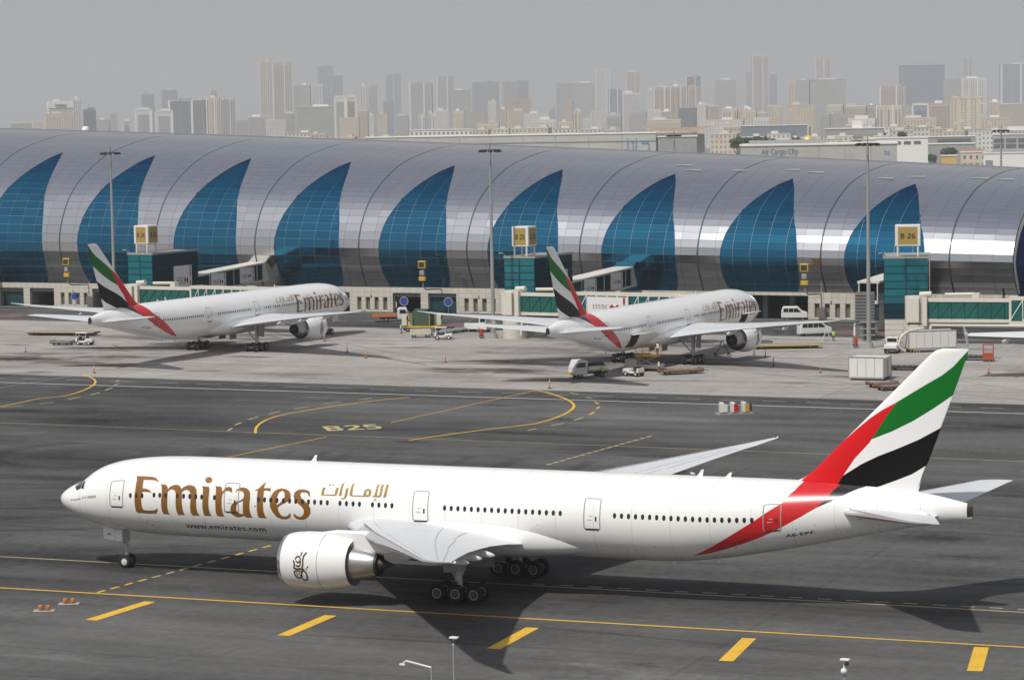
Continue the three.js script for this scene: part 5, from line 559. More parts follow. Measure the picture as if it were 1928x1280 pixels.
{ const o = thing('passenger_stair', 'white mobile stair vehicle behind the middle airliner wing', 'stair vehicle', [-62.6, 0.012, -222], -0.2); part('body', rbox(4.6, 1.0, 1.9, 0.1, 0, 0.95, 0), M.white, o); part('cab', rbox(1.4, 1.3, 1.8, 0.1, 1.4, 1.8, 0), M.white, o); part('cab_window', box(1.0, 0.6, 1.84, 1.5, 2.0, 0), M.glass, o); for (let i = 0; i < 8; i++) part('step', box(0.34, 0.06, 1.4, -2.0 + i * 0.36, 1.5 + i * 0.2, 0), M.steel, o); part('handrail', [bar([-2.1, 2.3, 0.75], [0.8, 3.9, 0.75], 0.04, 6), bar([-2.1, 2.3, -0.75], [0.8, 3.9, -0.75], 0.04, 6)], M.dark, o); wheelSet(o, [1.4, -1.4], [-0.8, 0.8], 0.4, 0.26, M.grey); }
truck(-15.3, -152.6, -2.35, 'small white service truck with yellow bumper near the middle airliner tail', 'bed');
tractor(-9.8, -155.2, 2.75, 'long white baggage tractor in front of the cargo loading platform', false); dolly(-4.6, -159.6, 0.72, 'flat dolly with low rails right of the cargo loading platform', 6.0, 2.3, M.rust);
{ const o = thing('cargo_loader', 'yellow scissor loading platform under the middle airliner open cargo door', 'cargo loader', [-11.4, 0.012, -163.6], 0.1); part('chassis', [box(5.2, 0.5, 2.6, 0, 0.6, 0), box(1.6, 0.9, 2.4, -1.6, 1.1, 0)], M.cream, o); part('platform', box(3.2, 0.25, 2.6, 0.6, 2.1, 0), M.yellow, o); part('scissor', [bar([-0.8, 0.8, 1.1], [2, 2.0, 1.1], 0.09, 6), bar([2, 0.8, 1.1], [-0.8, 2.0, 1.1], 0.09, 6), bar([-0.8, 0.8, -1.1], [2, 2.0, -1.1], 0.09, 6), bar([2, 0.8, -1.1], [-0.8, 2.0, -1.1], 0.09, 6)], M.steel, o); for (const a of [-0.9, 0.1, 1.1, 2.1]) part('guard_post', bar([a, 2.2, 1.25], [a, 3.3, 1.25], 0.05, 6), M.yellow, o); part('guard_rail', [bar([-0.9, 3.3, 1.25], [2.1, 3.3, 1.25], 0.05, 6), bar([-0.9, 2.8, 1.25], [2.1, 2.8, 1.25], 0.04, 6), bar([2.15, 2.2, -1.2], [2.15, 3.6, -1.2], 0.06, 6)], M.orange, o); wheelSet(o, [-1.8, 1.8], [-1.1, 1.1], 0.42, 0.28, M.grey); }
{ const o = thing('maintenance_stand', 'black wheeled maintenance stand by the middle airliner engine', 'maintenance stand', [-7.6, 0.012, -186.4], 0.4); part('frame', [bar([-1, 0.3, -0.7], [0, 2.4, -0.4], 0.05, 6), bar([1, 0.3, -0.7], [0, 2.4, -0.4], 0.05, 6), bar([-1, 0.3, 0.7], [0, 2.4, 0.4], 0.05, 6), bar([1, 0.3, 0.7], [0, 2.4, 0.4], 0.05, 6), bar([-1, 0.4, -0.7], [-1, 0.4, 0.7], 0.05, 6), bar([1, 0.4, -0.7], [1, 0.4, 0.7], 0.05, 6)], M.dark, o); part('deck', box(0.9, 0.08, 1.0, 0, 2.4, 0), M.grey, o); for (let i = 0; i < 5; i++) part('step', box(0.3, 0.05, 0.9, -0.9 + i * 0.18, 0.55 + i * 0.4, 0), M.grey, o); wheelSet(o, [-1, 1], [-0.7, 0.7], 0.24, 0.12, M.white); }
pallets(-2.6, -201.2, 0.42, 'long yellow pallet trailer behind the middle airliner engine', 10.5, M.yellow);
van(-5.2, -225.4, 0.62, 'white minibus with dark windows under the middle airliner wing tip', 5.2, true); van(3.6, -224.2, 1.35, 'white minibus half hidden by the light mast at B26', 4.8, false); van(-18.2, -257.2, 0.25, 'white car at the mouth of the dark cart hall', 4.4, false);
{ const o = thing('step_ladder', 'small white step ladder in front of the minibus', 'step ladder', [-0.6, 0.012, -216.2], 0.3); part('frame', [bar([-0.5, 0, -0.4], [0.1, 2.0, -0.3], 0.05, 6), bar([-0.5, 0, 0.4], [0.1, 2.0, 0.3], 0.05, 6), bar([0.7, 0, -0.4], [0.1, 2.0, -0.3], 0.05, 6), bar([0.7, 0, 0.4], [0.1, 2.0, 0.3], 0.05, 6)], M.white, o); for (let i = 0; i < 5; i++) part('step', box(0.25, 0.04, 0.7, -0.4 + i * 0.11, 0.3 + i * 0.36, 0), M.steel, o); }
{ const o = thing('tow_truck', 'small white aircraft tow tug at the foot of the B26 tower', 'tow tug', [15.1, 0.012, -197.2], -1.5); part('body', rbox(3.6, 0.9, 1.9, 0.12, 0, 0.85, 0), M.white, o); part('cab', rbox(1.4, 1.1, 1.7, 0.1, -0.2, 1.75, 0), M.white, o); part('cab_window', [box(1.46, 0.55, 1.4, -0.2, 1.9, 0), box(1.0, 0.55, 1.74, -0.2, 1.9, 0)], M.glass, o); part('beacon', cyl(0.08, 0.08, 0.25, -0.2, 2.42, 0, 'y', 8), M.orange, o); part('bumper', box(0.3, 0.3, 1.8, 1.85, 0.6, 0), M.dark, o); wheelSet(o, [1.15, -1.15], [-0.8, 0.8], 0.44, 0.3, M.grey); }
trailerBox(19.9, -200.2, 0.62, 'long cream air conditioning trailer behind the front airliner fin', 7.4, 2.6, 2.3, 0.55);
trailerBox(22.4, -158.2, 0.0, 'white box container standing alone on the apron by the front fin', 4.7, 2.75, 3.8, 0.3);
{ const o = thing('air_hose', 'cream air supply hose beside the B26 tower foot', 'hose', [17.4, 0.012, -197.6], 0.6); const cv = new THREE.CatmullRomCurve3([[-0.6, 0.3, 0], [-1.4, 0.9, 0], [-1.2, 2.2, 0], [0, 3.1, 0], [2.5, 3.5, -0.4]].map((q) => new THREE.Vector3(...q))); part('hose', new THREE.TubeGeometry(cv, 24, 0.22, 8), M.cream, o); for (let i = 0; i < 4; i++) part('stand', [bar([0.2 + i * 0.45, 0, 0.4], [0.2 + i * 0.45, 2.2 - i * 0.2, 0.4], 0.07, 6)], M.yellow, o); part('stand_rail', [bar([0.2, 1.2, 0.4], [1.55, 1.2, 0.4], 0.06, 6), bar([0.2, 0.5, 0.4], [1.55, 0.5, 0.4], 0.06, 6)], M.yellow, o); }
dolly(23.6, -171.8, 0.1, 'dark empty dolly just behind the box container', 4.6, 2.4, M.dark); dolly(26.6, -148.6, 0.75, 'rusty empty dolly in front of the box container, nearest the front fin', 3.6, 2.2, M.rust); dolly(28.6, -145.2, 0.75, 'second rusty dolly in front of the box container', 3.4, 2.2, M.rust); dolly(29.6, -188.4, 0.2, 'dark dolly beside the red stand', 4.6, 2.2, M.dark);
{ const o = thing('red_stand', 'red wheeled frame stand left of the right edge airliner', 'stand', [31.8, 0.012, -186.2], 0.2); part('frame', [[-0.7, -0.5], [0.7, -0.5], [-0.7, 0.5], [0.7, 0.5]].map(([a, b]) => bar([a, 0.2, b], [a, 2.4, b], 0.07, 6)).concat([bar([-0.7, 2.4, 0.5], [0.7, 2.4, 0.5], 0.06, 6), bar([-0.7, 2.4, -0.5], [0.7, 2.4, -0.5], 0.06, 6), bar([-0.7, 1.6, 0.5], [0.7, 1.6, 0.5], 0.06, 6), box(1.5, 0.9, 1.1, 0, 0.75, 0)]), std([0.36, 0.07, 0.03], 0.7), o); wheelSet(o, [-0.6, 0.6], [-0.45, 0.45], 0.2, 0.12, M.grey); }
// grey stair shaft beside the B26 tower
{ const shaftGrey = std([0.2, 0.205, 0.21], 0.6, 0, { map: grime }); const [x, z] = TL(-6.2, 37.2), o = thing('stair_shaft', 'grey louvred stair shaft attached left of the B26 tower', 'stair shaft', [x, 0, z], TH + 0.28); part('screen', box(2.9, 5.2, 0.2, 0, 4.9, 0), shaftGrey, o); for (let i = 0; i < 10; i++) part('louvre', box(2.9, 0.12, 0.3, 0, 2.6 + i * 0.5, 0.1), shaftGrey, o); for (let i = 0; i < 3; i++) part('landing', box(2.4, 0.14, 1.4, 0.5, 0.9 + i * 1.0, 0.7), M.pave, o); for (const a of [-1.4, 1.4]) part('post', box(0.18, 7.5, 0.18, a, 3.75, 0), shaftGrey, o); part('back_wall', box(2.9, 7.4, 0.15, 0, 3.7, -2.4), shaftGrey, o); }
// steel props and clutter round the mast feet
for (const [x, z, l] of [TL(-67.5, 48.5), TL(-3.2, 50.5)].map((q, i) => [...q, i ? 'dark fire extinguisher trolley at the foot of the B26 light mast' : 'dark fire extinguisher trolley at the foot of the B25 light mast'])) { const o = thing('extinguisher_trolley', l, 'trolley', [x, 0.012, z], 0.3); part('bottle', cyl(0.3, 0.26, 1.2, 0, 0.9, 0, 'y', 12), M.red, o); part('frame', [bar([-0.4, 0.3, 0], [-0.4, 1.7, 0], 0.05, 6), bar([-0.4, 1.7, -0.3], [-0.4, 1.7, 0.3], 0.05, 6), box(0.9, 0.1, 0.6, 0, 0.3, 0)], M.dark, o); wheelSet(o, [0], [-0.35, 0.35], 0.28, 0.1, M.grey); }
// marker posts
const conePos = [[-118.3, -170.9, 'orange marker post alone on the apron at the far left'], [-87.2, -141.9, 'orange marker post at the apron edge near the left yellow arc'], [-66.7, -181.4, 'orange marker post right of the left airliner engine'], [-58.8, -172, 'orange marker post on open concrete between the parked airliners'], [-79.6, -198.8, 'orange marker post under the left airliner engine'], [-44.3, -168.9, 'orange marker post left of the middle airliner tail'], [-14.8, -137.3, 'orange marker post at the apron edge below the middle airliner'], [-0.6, -185.1, 'dark marker post below the middle airliner engine'], [4.5, -172.7, 'dark marker post on open concrete right of the middle airliner'], [13.6, -165.1, 'orange marker cone left of the box container'], [-3.8, -189.7, 'dark marker post just under the middle airliner engine'], [35.7, -169.3, 'orange marker post right of the front airliner fin tip']];
for (const [x, z, l] of conePos) { const o = thing('marker_post', l, 'marker post', [x, 0.012, z], 0, 'marker posts on the apron'), m = /dark/.test(l) ? M.rust : M.orange; part('base', cyl(0.26, 0.2, 0.12, 0, 0.06, 0, 'y', 10), M.dark, o); part('post', cyl(0.09, 0.06, 1.15, 0, 0.68, 0, 'y', 8), m, o); part('band', cyl(0.085, 0.082, 0.18, 0, 0.9, 0, 'y', 8), M.white, o); }
// taxiway location signs on a light concrete pad
{ ground('sign_pad', box(4.4, 0.1, 1.5, 17.9, 0.03, -114.9, 0.5), std([0.3, 0.29, 0.28], 0.9), 'pale concrete pad under the taxiway signs'); [['white', M.white, 'white taxiway sign box, left of the three'], ['red', std([0.42, 0.015, 0.03], 0.5), 'red taxiway sign box between the white and yellow ones'], ['yellow', std([0.5, 0.3, 0.04], 0.5), 'yellow and black taxiway sign box, right of the three']].forEach(([k, m, l], i) => { const o = thing('taxiway_sign', l, 'taxiway sign', [16.75 + i * 1.15, 0.08, -114.3 - i * 0.65], 0.5, 'taxiway signs at the apron edge'); part('case', rbox(0.45, 1.15, 1.3, 0.05, -0.2, 0.68, 0), M.white, o); part('face', box(0.55, 0.9, 0.06, 0.12, 0.66, 0.66), m, o); part('face', box(0.05, 0.9, 1.1, 0.05, 0.66, 0), m, o); if (i === 2) part('dark_face', box(0.3, 0.86, 0.06, 0.5, 0.66, 0.67), M.dark, o); for (const s of [-0.4, 0.4]) part('foot', cyl(0.05, 0.05, 0.14, -0.2, 0.07, s, 'y', 8), M.dark, o); }); }
// runway guard lamps at lower left
for (const [x, z, l] of [[10.1, 18.1, 'pair of orange guard lamps at the lower left, nearer the frame edge'], [10.3, 15.2, 'pair of orange guard lamps beside the dashed yellow line']]) { const o = thing('guard_lamp', l, 'guard lamp', [x, 0.012, z], 0.4, 'runway guard lamps at lower left'); part('pad', box(1.5, 0.04, 0.8, 0, 0.02, 0), std([0.4, 0.37, 0.34], 0.9), o); for (const s of [-0.28, 0.28]) { part('lamp_body', rbox(0.3, 0.34, 0.24, 0.05, s, 0.24, 0), std([0.5, 0.2, 0.05], 0.6), o); part('lens', cyl(0.1, 0.1, 0.06, s, 0.27, 0.14, 'z', 12), M.orange, o); } part('bracket', box(0.8, 0.06, 0.12, 0, 0.07, 0), M.dark, o); }
// near lamp posts, cut off by the lower frame edge
function lampPost(x, z, H, kind, label) { const o = thing('lamp_post', label, 'lamp post', [x, 0.012, z], 0, 'lamp posts along the near edge'); part('pole', cyl(0.07, 0.05, H, 0, H / 2, 0, 'y', 10), std([0.36, 0.36, 0.35], 0.5, 0.3), o); if (kind === 'arm') { part('arm', [bar([0, H - 0.03, 0], [-1.55, H + 0.12, -0.4], 0.05, 8), bar([-1.55, H + 0.12, -0.4], [-1.75, H - 0.02, -0.45], 0.055, 8)], M.white, o); part('lamp_head', rbox(0.32, 0.1, 0.2, 0.03, -1.78, H - 0.08, -0.46), M.white, o); } else { part('lamp_head', [rbox(0.44, 0.1, 0.3, 0.04, 0.04, H + 0.38, 0), bar([0, H, 0], [0.03, H + 0.36, 0], 0.05, 8)], M.white, o); part('camera', rbox(0.16, 0.14, 0.3, 0.03, 0.12, H + 0.2, 0.05), M.dark, o); if (kind === 'dome') part('dome', new THREE.SphereGeometry(0.16, 12, 8).translate(0, H - 0.15, 0.05), M.white, o); } return o; }
lampPost(61.6, 60, 8.8, 'head', 'slim camera post rising from the lower frame edge below the wing'); lampPost(60.4, 60, 7.65, 'arm', 'short lamp post with a side arm at the lower frame edge'); lampPost(81.2, 60, 9.0, 'dome', 'camera post with two domes at the lower right frame edge');
// parked airliner of which only the port wing shows at the right edge
{ const o = thing('airliner', 'white airliner at the right edge, only its wing tip and engine in frame', 'airliner', [0, 0, 0], 0); const tipX = 34.6, tipZ = -163.6, y0 = 4.7; o.position.set(tipX, 0, tipZ); o.rotation.y = TH;
  const st = [[0, -1.0, 2.6, y0 + 1.0, 0.09], [9, -8.5, 0.6, y0 + 0.7, 0.1], [22, -18, -3, y0 - 0.2, 0.11], [36, -28, -6, y0 - 1.6, 0.12]]; const rings = st.map(([x, a, b, y, tc]) => AF.map(([u, t]) => [x, y + t * tc * (b - a), a + u * (b - a)])); const w = part('wing', loft(rings, true, true), phy([0.74, 0.75, 0.77], 0.35, 0.05), o);
  part('wing_tip_fence', prism([[-0.1, -1.7], [0.55, -1.6], [2.0, 0.6], [2.5, 1.3], [2.1, 1.3], [0.6, 0.3]].map(([a, b]) => [-a, b]), 0.1).rotateY(Math.PI / 2).translate(0, y0 + 1.0, 1.0), F.paint, w);
  for (const [x, z] of [[7.6, -9.5], [19, -17]]) { const lathe = (pr) => { const g = new THREE.LatheGeometry(pr.map(([q, r]) => new THREE.Vector2(r, q)), 32); g.rotateX(Math.PI / 2); g.translate(x, y0 - 1.9, z); return g; }; const e = part('engine', lathe([[-2.4, 1.45], [-2.55, 1.55], [-2.2, 1.72], [-1, 1.85], [0.6, 1.8], [2.4, 1.45], [2.4, 1.35]]), F.paint, o); part('core_cowl', lathe([[0.5, 1.1], [2.4, 1.0], [3.6, 0.7], [4.4, 0.2]]), F.core, e); part('fan', lathe([[-1.6, 0.01], [-1.6, 1.55]]), F.hot, e); part('pylon', box(0.5, 1.1, 4.2, x, y0 - 0.2, z + 1.6), F.paint, e); }
  for (const x of [5, 12, 17]) { const g = new THREE.SphereGeometry(1, 10, 8); g.scale(0.22, 0.3, 2.0); g.translate(x, lerpTab([[0, y0 + 1], [36, y0 - 1.6]], x) - 0.35, lerpTab([[0, 2.2], [36, -6]], x) - 0.3); part('flap_fairing', g, F.wing, w); }
  const hullG = new THREE.CapsuleGeometry(3.6, 58, 8, 28); hullG.rotateX(Math.PI / 2); hullG.scale(1, 1.15, 1); hullG.translate(40, 5.6, -8); part('fuselage', hullG, F.paint, o);
  const ft = part('fin', prism([[0, 0], [7, 11], [11, 11], [10, 0]], 0.7, 0.2).rotateY(-Math.PI / 2).translate(40, 8.8, 14), F.paint, o); const mg = part('main_gear', [bar([38, 0.6, -4], [38, 4, -4], 0.3, 10), bar([42, 0.6, -4], [42, 4, -4], 0.3, 10), bar([40, 0.5, -32], [40, 4, -32], 0.25, 10)], F.gear, o); for (const [a, b] of [[37.4, -4], [38.6, -4], [41.4, -4], [42.6, -4], [39.6, -32], [40.4, -32]]) { const q = cyl(0.62, 0.62, 0.45, a, 0.62, b, 'x', 18); part('wheel', q, M.rubber, mg); } }
// ------------------------------------------------------------------ ground crew
function personGeo(joints, bones, tint) { // one skin over tapered bones
  const res = 56, mc = new MarchingCubes(res, new THREE.MeshBasicMaterial(), false, false, 60000); mc.isolation = 0; const S = 1.0, f = mc.field; const sd = (p, a, b, ra, rb) => { const ab = [b[0] - a[0], b[1] - a[1], b[2] - a[2]], ap = [p[0] - a[0], p[1] - a[1], p[2] - a[2]], l2 = ab[0] ** 2 + ab[1] ** 2 + ab[2] ** 2, t = l2 ? clamp((ap[0] * ab[0] + ap[1] * ab[1] + ap[2] * ab[2]) / l2, 0, 1) : 0; return Math.hypot(ap[0] - ab[0] * t, ap[1] - ab[1] * t, ap[2] - ab[2] * t) - mixv(ra, rb, t); };
  for (let k = 0; k < res; k++) for (let j = 0; j < res; j++) for (let i = 0; i < res; i++) { const p = [(i / (res / 2) - 1) * S, (j / (res / 2) - 1) * S + 0.92, (k / (res / 2) - 1) * S]; let d = 9; for (const [a, b, ra, rb] of bones) { const e = sd(p, joints[a], joints[b], ra, rb), h = clamp(0.5 + 0.5 * (d - e) / 0.04, 0, 1); d = mixv(d, e, h) - 0.04 * h * (1 - h); } f[i + j * res + k * res * res] = -d; }
  mc.update(); const n = mc.count, pos = new Float32Array(mc.positionArray.slice(0, n * 3)), nor = new Float32Array(mc.normalArray.slice(0, n * 3)), col = new Float32Array(n * 3); for (let i = 0; i < n; i++) { pos[3 * i] *= S; pos[3 * i + 1] = pos[3 * i + 1] * S + 0.92; pos[3 * i + 2] *= S; const c = tint(pos[3 * i], pos[3 * i + 1], pos[3 * i + 2]); col.set(c, 3 * i); } const g = new THREE.BufferGeometry(); g.setAttribute('position', new THREE.BufferAttribute(pos, 3)); g.setAttribute('normal', new THREE.BufferAttribute(nor, 3)); g.setAttribute('color', new THREE.BufferAttribute(col, 3)); return g; }
{ const J = { hip: [0, 0.95, 0], chest: [0, 1.3, 0], neck: [0, 1.5, 0], head: [0.01, 1.64, 0], headTop: [0.01, 1.7, 0], sl: [0, 1.42, 0.19], sr: [0, 1.42, -0.19], el: [0.03, 1.14, 0.27], er: [0.06, 1.15, -0.26], wl: [0.14, 0.92, 0.27], wr: [0.22, 0.98, -0.22], hl: [0, 0.92, 0.1], hr: [0, 0.92, -0.1], kl: [0.05, 0.5, 0.12], kr: [-0.03, 0.5, -0.12], al: [-0.02, 0.08, 0.13], ar: [0.02, 0.08, -0.13], tl: [0.16, 0.05, 0.15], tr: [0.2, 0.05, -0.15], fl: [0.17, 0.84, 0.27], fr: [0.28, 0.93, -0.2] };
  const Bn = [['hip', 'chest', 0.15, 0.17], ['chest', 'neck', 0.15, 0.06], ['neck', 'head', 0.055, 0.09], ['head', 'headTop', 0.105, 0.1], ['sl', 'sr', 0.08, 0.08], ['sl', 'el', 0.062, 0.05], ['el', 'wl', 0.05, 0.036], ['wl', 'fl', 0.04, 0.025], ['sr', 'er', 0.062, 0.05], ['er', 'wr', 0.05, 0.036], ['wr', 'fr', 0.04, 0.025], ['hl', 'kl', 0.095, 0.065], ['kl', 'al', 0.062, 0.042], ['al', 'tl', 0.05, 0.04], ['hr', 'kr', 0.095, 0.065], ['kr', 'ar', 0.062, 0.042], ['ar', 'tr', 0.05, 0.04]];
  const crew = (shirt, legs) => personGeo(J, Bn, (x, y, z) => y > 1.66 ? [0.02, 0.018, 0.016] : y > 1.5 ? [0.28, 0.16, 0.1] : y > 0.9 ? (Math.abs(z) > 0.2 && y < 0.97 ? [0.28, 0.16, 0.1] : shirt) : y > 0.1 ? legs : [0.02, 0.02, 0.02]);
  const mat = std([1, 1, 1], 0.85, 0, { vertexColors: true }), vest = crew([0.45, 0.62, 0.08], [0.03, 0.04, 0.08]), white = crew([0.62, 0.62, 0.6], [0.04, 0.05, 0.1]);
  for (const [g, x, z, t, l, y] of [[vest, -13.2, -152.4, 2, 'person in yellow green vest beside the small service truck', 0.012], [white, -9.2, -163.2, 1, 'person in white shirt standing on the yellow loading platform', 2.24], [white, -8.0, -160.3, 0.4, 'person in white shirt and dark trousers below the loading platform', 0.012], [white, -74, -215.8, 0.2, 'person in pale shirt left of the cream conveyor', 0.012], [vest, 1.0, -214.8, 1.2, 'person in yellow green vest by the step ladder', 0.012]]) { const m = single('person', g, mat, l, 'person', 'ground crew on the apron'); m.position.set(x, y, z); m.rotation.y = t; } }
// blue round signs by the cart bays
for (const [s, l] of [[-180.6, 'blue round road sign by the slot windows at far left'], [-106.6, 'blue round road sign left of the dark cart bay'], [-97.4, 'blue round road sign right of the dark cart bay']]) { const [x, z] = TL(s, 3.0), o = thing('road_sign', l, 'road sign', [x, 0.14, z], TH + 0.3, 'blue round road signs by the cart bays'); part('pole', cyl(0.05, 0.05, 2.6, 0, 1.3, 0, 'y', 8), M.grey, o); part('disc', cyl(0.8, 0.8, 0.06, 0, 2.3, 0.06, 'z', 24), M.blue, o); part('rim', new THREE.TorusGeometry(0.78, 0.04, 6, 24).translate(0, 2.3, 0.08), M.white, o); }

// ------------------------------------------------------------------ the town in the haze
{
  const wall = [[0.7, 0.62, 0.51], [0.74, 0.73, 0.7], [0.48, 0.48, 0.47], [0.34, 0.38, 0.43], [0.22, 0.24, 0.27], [0.58, 0.48, 0.42], [0.55, 0.5, 0.43]].map((c) => std(c, 0.8, 0, { map: grime })), dark = [[0.3, 0.26, 0.22], [0.34, 0.35, 0.36], [0.26, 0.27, 0.28], [0.2, 0.24, 0.3], [0.12, 0.14, 0.16], [0.3, 0.24, 0.21], [0.27, 0.25, 0.23]].map((c) => std(c, 0.3)), pale = std([0.76, 0.75, 0.72], 0.7);
  const cn = ['beige', 'white', 'grey', 'blue glass', 'dark glass', 'pinkish', 'tan'], sn = ['block with window grid', 'block with banded floors', 'tower with upright ribs', 'block in a pale frame', 'block with a sign panel', 'slender spire', 'hotel block with arched top'];
  const ord = ['first', 'second', 'third', 'fourth', 'fifth', 'sixth', 'seventh', 'eighth', 'ninth', 'tenth', 'eleventh', 'twelfth', 'thirteenth', 'fourteenth', 'fifteenth', 'sixteenth', 'seventeenth', 'eighteenth', 'nineteenth', 'twentieth', ...['first', 'second', 'third', 'fourth', 'fifth', 'sixth', 'seventh', 'eighth', 'ninth'].map((q) => 'twenty ' + q), 'thirtieth', ...['first', 'second', 'third', 'fourth', 'fifth', 'sixth', 'seventh', 'eighth', 'ninth'].map((q) => 'thirty ' + q)], seen = new Map();
  const R = rngOf(404);
  CITY.forEach(([x, z, w, d, h, yaw, c, st]) => {
    const key = cn[c] + ' ' + sn[st], n = seen.get(key) ?? 0; seen.set(key, n + 1);
    const o = thing('city_building', `${ord[n]} ${key} from the left in the hazy skyline`, 'building', [x, -0.3, z], yaw, 'buildings of the hazy skyline');
    part('wall', box(w, h, d, 0, h / 2, 0), wall[c], o);
    const Q = [], fl = 3.7, nf = Math.max(2, Math.floor((h - 4) / fl)), face = (wd, put) => { const nc = Math.max(2, Math.round(wd / (st === 2 ? 5.5 : 4.6))), cw = wd / nc; if (st === 0 || st === 6 || st === 5) { for (let i = 0; i < nc; i++) { if (st === 6 && i % 3 === 2) continue; for (let j = 0; j < nf; j++) if (R() > 0.06) put((i + 0.5) * cw - wd / 2, 3.5 + (j + 0.5) * fl, cw * 0.5, fl * 0.5); } } else if (st === 1 || st === 4) for (let j = 0; j < nf; j++) put(0, 3.5 + (j + 0.5) * fl, wd * 0.93, fl * 0.46); else if (st === 2) for (let i = 0; i < nc; i++) put((i + 0.5) * cw - wd / 2, h / 2, cw * 0.46, h - 9); else { put(0, h / 2 - 3, wd * 0.7, h - 12); } };
    face(w, (u, v, a, b) => Q.push([[u - a / 2, v - b / 2, d / 2 + 0.12], [u + a / 2, v - b / 2, d / 2 + 0.12], [u + a / 2, v + b / 2, d / 2 + 0.12], [u - a / 2, v + b / 2, d / 2 + 0.12]]));
    face(d, (u, v, a, b) => Q.push([[w / 2 + 0.12, v - b / 2, -u - a / 2], [w / 2 + 0.12, v - b / 2, -u + a / 2], [w / 2 + 0.12, v + b / 2, -u + a / 2], [w / 2 + 0.12, v + b / 2, -u - a / 2]]));
    part('windows', quadsGeo(Q), dark[c], o).userData.kind = 'stuff';
    const roof = part('roof', box(w * 1.02, 1.2, d * 1.02, 0, h + 0.6, 0), st === 3 || R() < 0.4 ? pale : wall[c], o);
    if (st !== 5 && R() < 0.8) part('plant_room', box(w * (0.25 + 0.3 * R()), 3 + R() * 4, d * 0.4, (R() - 0.5) * w * 0.4, h + 3, 0), R() < 0.5 ? pale : wall[c], roof);
    if (st === 5 || (h > 90 && R() < 0.35)) part('mast', bar([0, h, 0], [0, h + 12, 0], 0.5, 6), wall[2], roof);
    if (st === 3) part('frame', [box(w * 0.1, h + 3, d * 1.06, -w / 2, (h + 3) / 2, 0), box(w * 0.1, h + 3, d * 1.06, w / 2, (h + 3) / 2, 0), box(w * 1.1, 3.5, d * 1.06, 0, h + 1.75, 0)], pale, o);
    if (st === 2) for (let i = 0; i <= 3; i++) part('rib', box(w * 0.06, h + 2, 1.4, (i / 3 - 0.5) * w * 0.96, (h + 2) / 2, d / 2), i % 2 ? wall[c] : pale, o);
    if (st === 4) { part('sign_panel', box(w * 1.02, 12, d * 1.04, 0, h - 6, 0), pale, o); part('sign_letters', box(w * 0.42, 5, 0.5, -w * 0.05, h - 7, d * 0.54), dark[2], o); }
    if (st === 6) for (let i = 0; i < 3; i++) part('parapet_step', box(w * 0.2, 4, d * 1.0, (i - 1) * w * 0.36, h + 2, 0), wall[c], o);
  });
  const lowW = [std([0.7, 0.66, 0.58], 0.85, 0, { map: grime }), std([0.66, 0.58, 0.48], 0.85, 0, { map: grime }), std([0.74, 0.74, 0.72], 0.85, 0, { map: grime })], ln = ['cream', 'sandy', 'white'], ls = [0, 0, 0];
  LOW.forEach(([x, z, w, d, h, yaw, c]) => { const o = thing('low_building', `${ord[ls[c]++]} low ${ln[c]} house from the left behind the roof ridge`, 'house', [x, -0.3, z], yaw, 'low houses behind the roof ridge'); part('wall', box(w, h, d, 0, h / 2, 0), lowW[c], o); const Q = [], nc = Math.max(2, Math.round(w / 3.6)), nf = Math.max(1, Math.round(h / 4)); for (let i = 0; i < nc; i++) for (let j = 0; j < nf; j++) { const u = (i + 0.5) * w / nc - w / 2, v = (j + 0.55) * h / nf, a = w / nc * 0.22, b = h / nf * 0.22; Q.push([[u - a, v - b, d / 2 + 0.1], [u + a, v - b, d / 2 + 0.1], [u + a, v + b, d / 2 + 0.1], [u - a, v + b, d / 2 + 0.1]]); } part('windows', quadsGeo(Q), dark[2], o).userData.kind = 'stuff'; part('roof', box(w * 1.04, 0.8, d * 1.04, 0, h + 0.4, 0), lowW[(c + 2) % 3], o); part('plant_room', box(w * 0.3, 2.4, d * 0.4, (R() - 0.5) * w * 0.5, h + 1.6, 0), lowW[c], o); });
  // long buildings of the cargo area
  const slabB = (name, a, b, h, dep, mat, label, fn) => { const [x0, z0] = a, [x1, z1] = b, L = Math.hypot(x1 - x0, z1 - z0), o = thing(name, label, 'building', [(x0 + x1) / 2, -0.3, (z0 + z1) / 2], -Math.atan2(z1 - z0, x1 - x0)); part('wall', box(L, h, dep, 0, h / 2, -dep / 2), mat, o); part('roof', box(L + 1, 0.8, dep + 1, 0, h + 0.4, -dep / 2), pale, o); fn && fn(o, L, h); return o; };
  const greyW = std([0.36, 0.37, 0.37], 0.75, 0, { map: grime }), paleW = std([0.48, 0.48, 0.46], 0.75, 0, { map: grime });
  const letters = (o, txt, x, y, w, h, col, draw) => { const t = canvasTex(512, 128, (g, W, H) => { g.clearRect(0, 0, W, H); if (draw) draw(g, W, H); else { g.fillStyle = col; g.font = '104px sans-serif'; g.textBaseline = 'middle'; g.textAlign = 'center'; g.fillText(txt, W / 2, H / 2 + 4, W - 8); } }), q = new THREE.PlaneGeometry(w, h); q.translate(x, y, 0.15); part('wall_lettering', q, std([1, 1, 1], 0.8, 0, { map: t, transparent: true }), o); };
